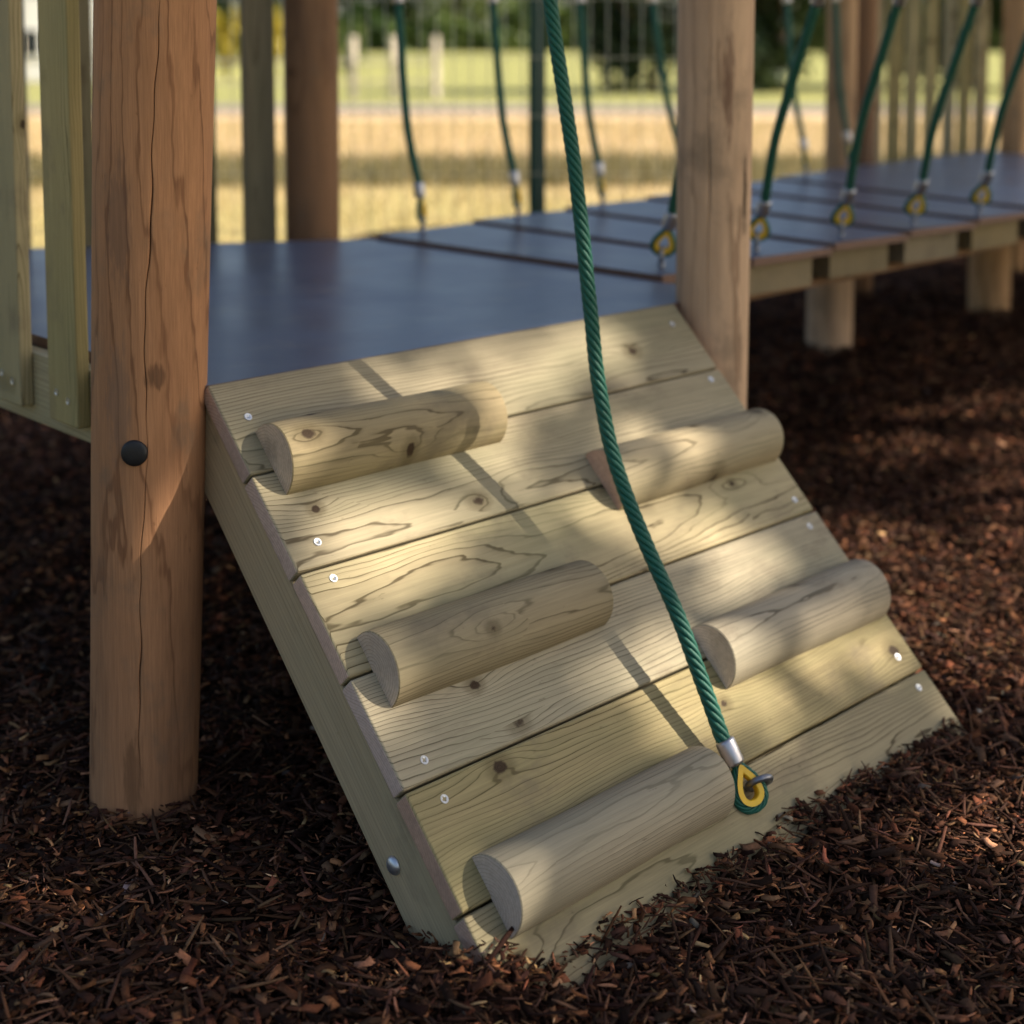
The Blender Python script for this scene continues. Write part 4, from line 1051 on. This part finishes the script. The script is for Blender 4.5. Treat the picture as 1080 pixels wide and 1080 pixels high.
def shade_tree(foot, dist, axes, n, label, seed, leaf=0.055):
    c = Vector(foot) + SUN * dist; r = np.random.default_rng(seed)
    base = Vector((c.x, c.y, -0.62)); t = thing('shade_tree', base); tag(t, label, 'tree', 'trees shading the play area')
    link('trunk', trunk_mesh((0, 0, -0.1), (0, 0, c.z + 0.62 - 1.0), 0.17, 3, seed), BARK, t, local=Matrix.Identity(4), smooth=True)
    q = r.normal(size=(n, 3)); q /= np.linalg.norm(q, axis=1)[:, None]; q *= (r.random(n) ** 0.42)[:, None]
    P = q * np.array(axes) + np.array(c)
    keep = ~in_gap(P, 0.030) | (r.random(n) < 0.03); P = P[keep]; m = len(P)
    nr = r.normal(size=(m, 3)) + np.array([0, 0, 0.5]) + sv * 0.6; nr /= np.linalg.norm(nr, axis=1)[:, None]
    link('crown', leaves_mesh(P - np.array(base), nr, r.uniform(.75, 1.3, m) * leaf, r.random(m), seed), LEAF, t, local=Matrix.Identity(4))
shade_tree((0.45, -0.1, 0), 8.5, (2.3, 2.3, 1.7), 18500, 'leafy tree off to the right whose crown shades the ramp', 91)
shade_tree((2.9, 0.7, 0), 9.5, (2.5, 2.3, 1.8), 26000, 'leafy tree off to the right whose crown shades the rope bridge', 92, 0.06)
shade_tree((-1.6, -1.2, 0), 9.0, (2.2, 2.2, 1.7), 17000, 'leafy tree off to the right whose crown shades the mulch in front', 93, 0.06)
shade_tree((0.9, 2.0, 0), 10.5, (2.4, 2.0, 1.2), 17000, 'tall leafy tree off to the right whose crown shades the platform', 94, 0.06)

# ---------------------------------------------------------------- grass in the field
def blades(name, n, d0, d1, l_f, hgt, mat, label, seed):
    r = np.random.default_rng(seed)
    d = r.uniform(d0, d1, n); l = r.uniform(-1, 1, n) * l_f(d)
    x = -1.04 + d * 0.684 + l * 0.727; y = -1.72 + d * 0.727 - l * 0.684; z = field_z(x, y)
    h = hgt * r.uniform(.5, 1.3, n); a = r.uniform(0, 6.28, n); wd = 0.006 * (d / 9) * r.uniform(.7, 1.4, n); lx = r.normal(0, .35, n) * h; ly = r.normal(0, .35, n) * h
    B = np.stack([x, y, z], 1); s = np.stack([np.cos(a) * wd, np.sin(a) * wd, np.zeros(n)], 1)
    v = np.stack([B - s, B + s, B + np.stack([lx, ly, h], 1)], 1).reshape(-1, 3); tri = np.arange(3 * n).reshape(-1, 3)
    me = bpy.data.meshes.new(name); me.vertices.add(3 * n); me.vertices.foreach_set('co', v.astype(np.float32).ravel()); me.loops.add(3 * n); me.loops.foreach_set('vertex_index', tri.astype(np.int32).ravel())
    me.polygons.add(n); me.polygons.foreach_set('loop_start', (np.arange(n) * 3).astype(np.int32))
    try: me.polygons.foreach_set('loop_total', np.full(n, 3, np.int32))
    except Exception: pass
    me.update(calc_edges=True)
    at = me.attributes.new('tone', 'FLOAT', 'POINT'); at.data.foreach_set('value', np.repeat(r.random(n), 3).astype(np.float32))
    return tag(link(name, me, mat), label, None, None, 'stuff')
blades('grass', 60000, 8.3, 26, lambda d: d * 0.40, 0.05, GRASSM, 'dry yellow grass of the field behind the fence', 21)
blades('shade_strip', 16000, 12.2, 15.2, lambda d: d * 0.42, 0.16, SHADEGRASS, 'strip of darker olive blades standing in for a shadow across the dry field', 22)

scene.cycles.use_denoising = True
scene.cycles.max_bounces = 6
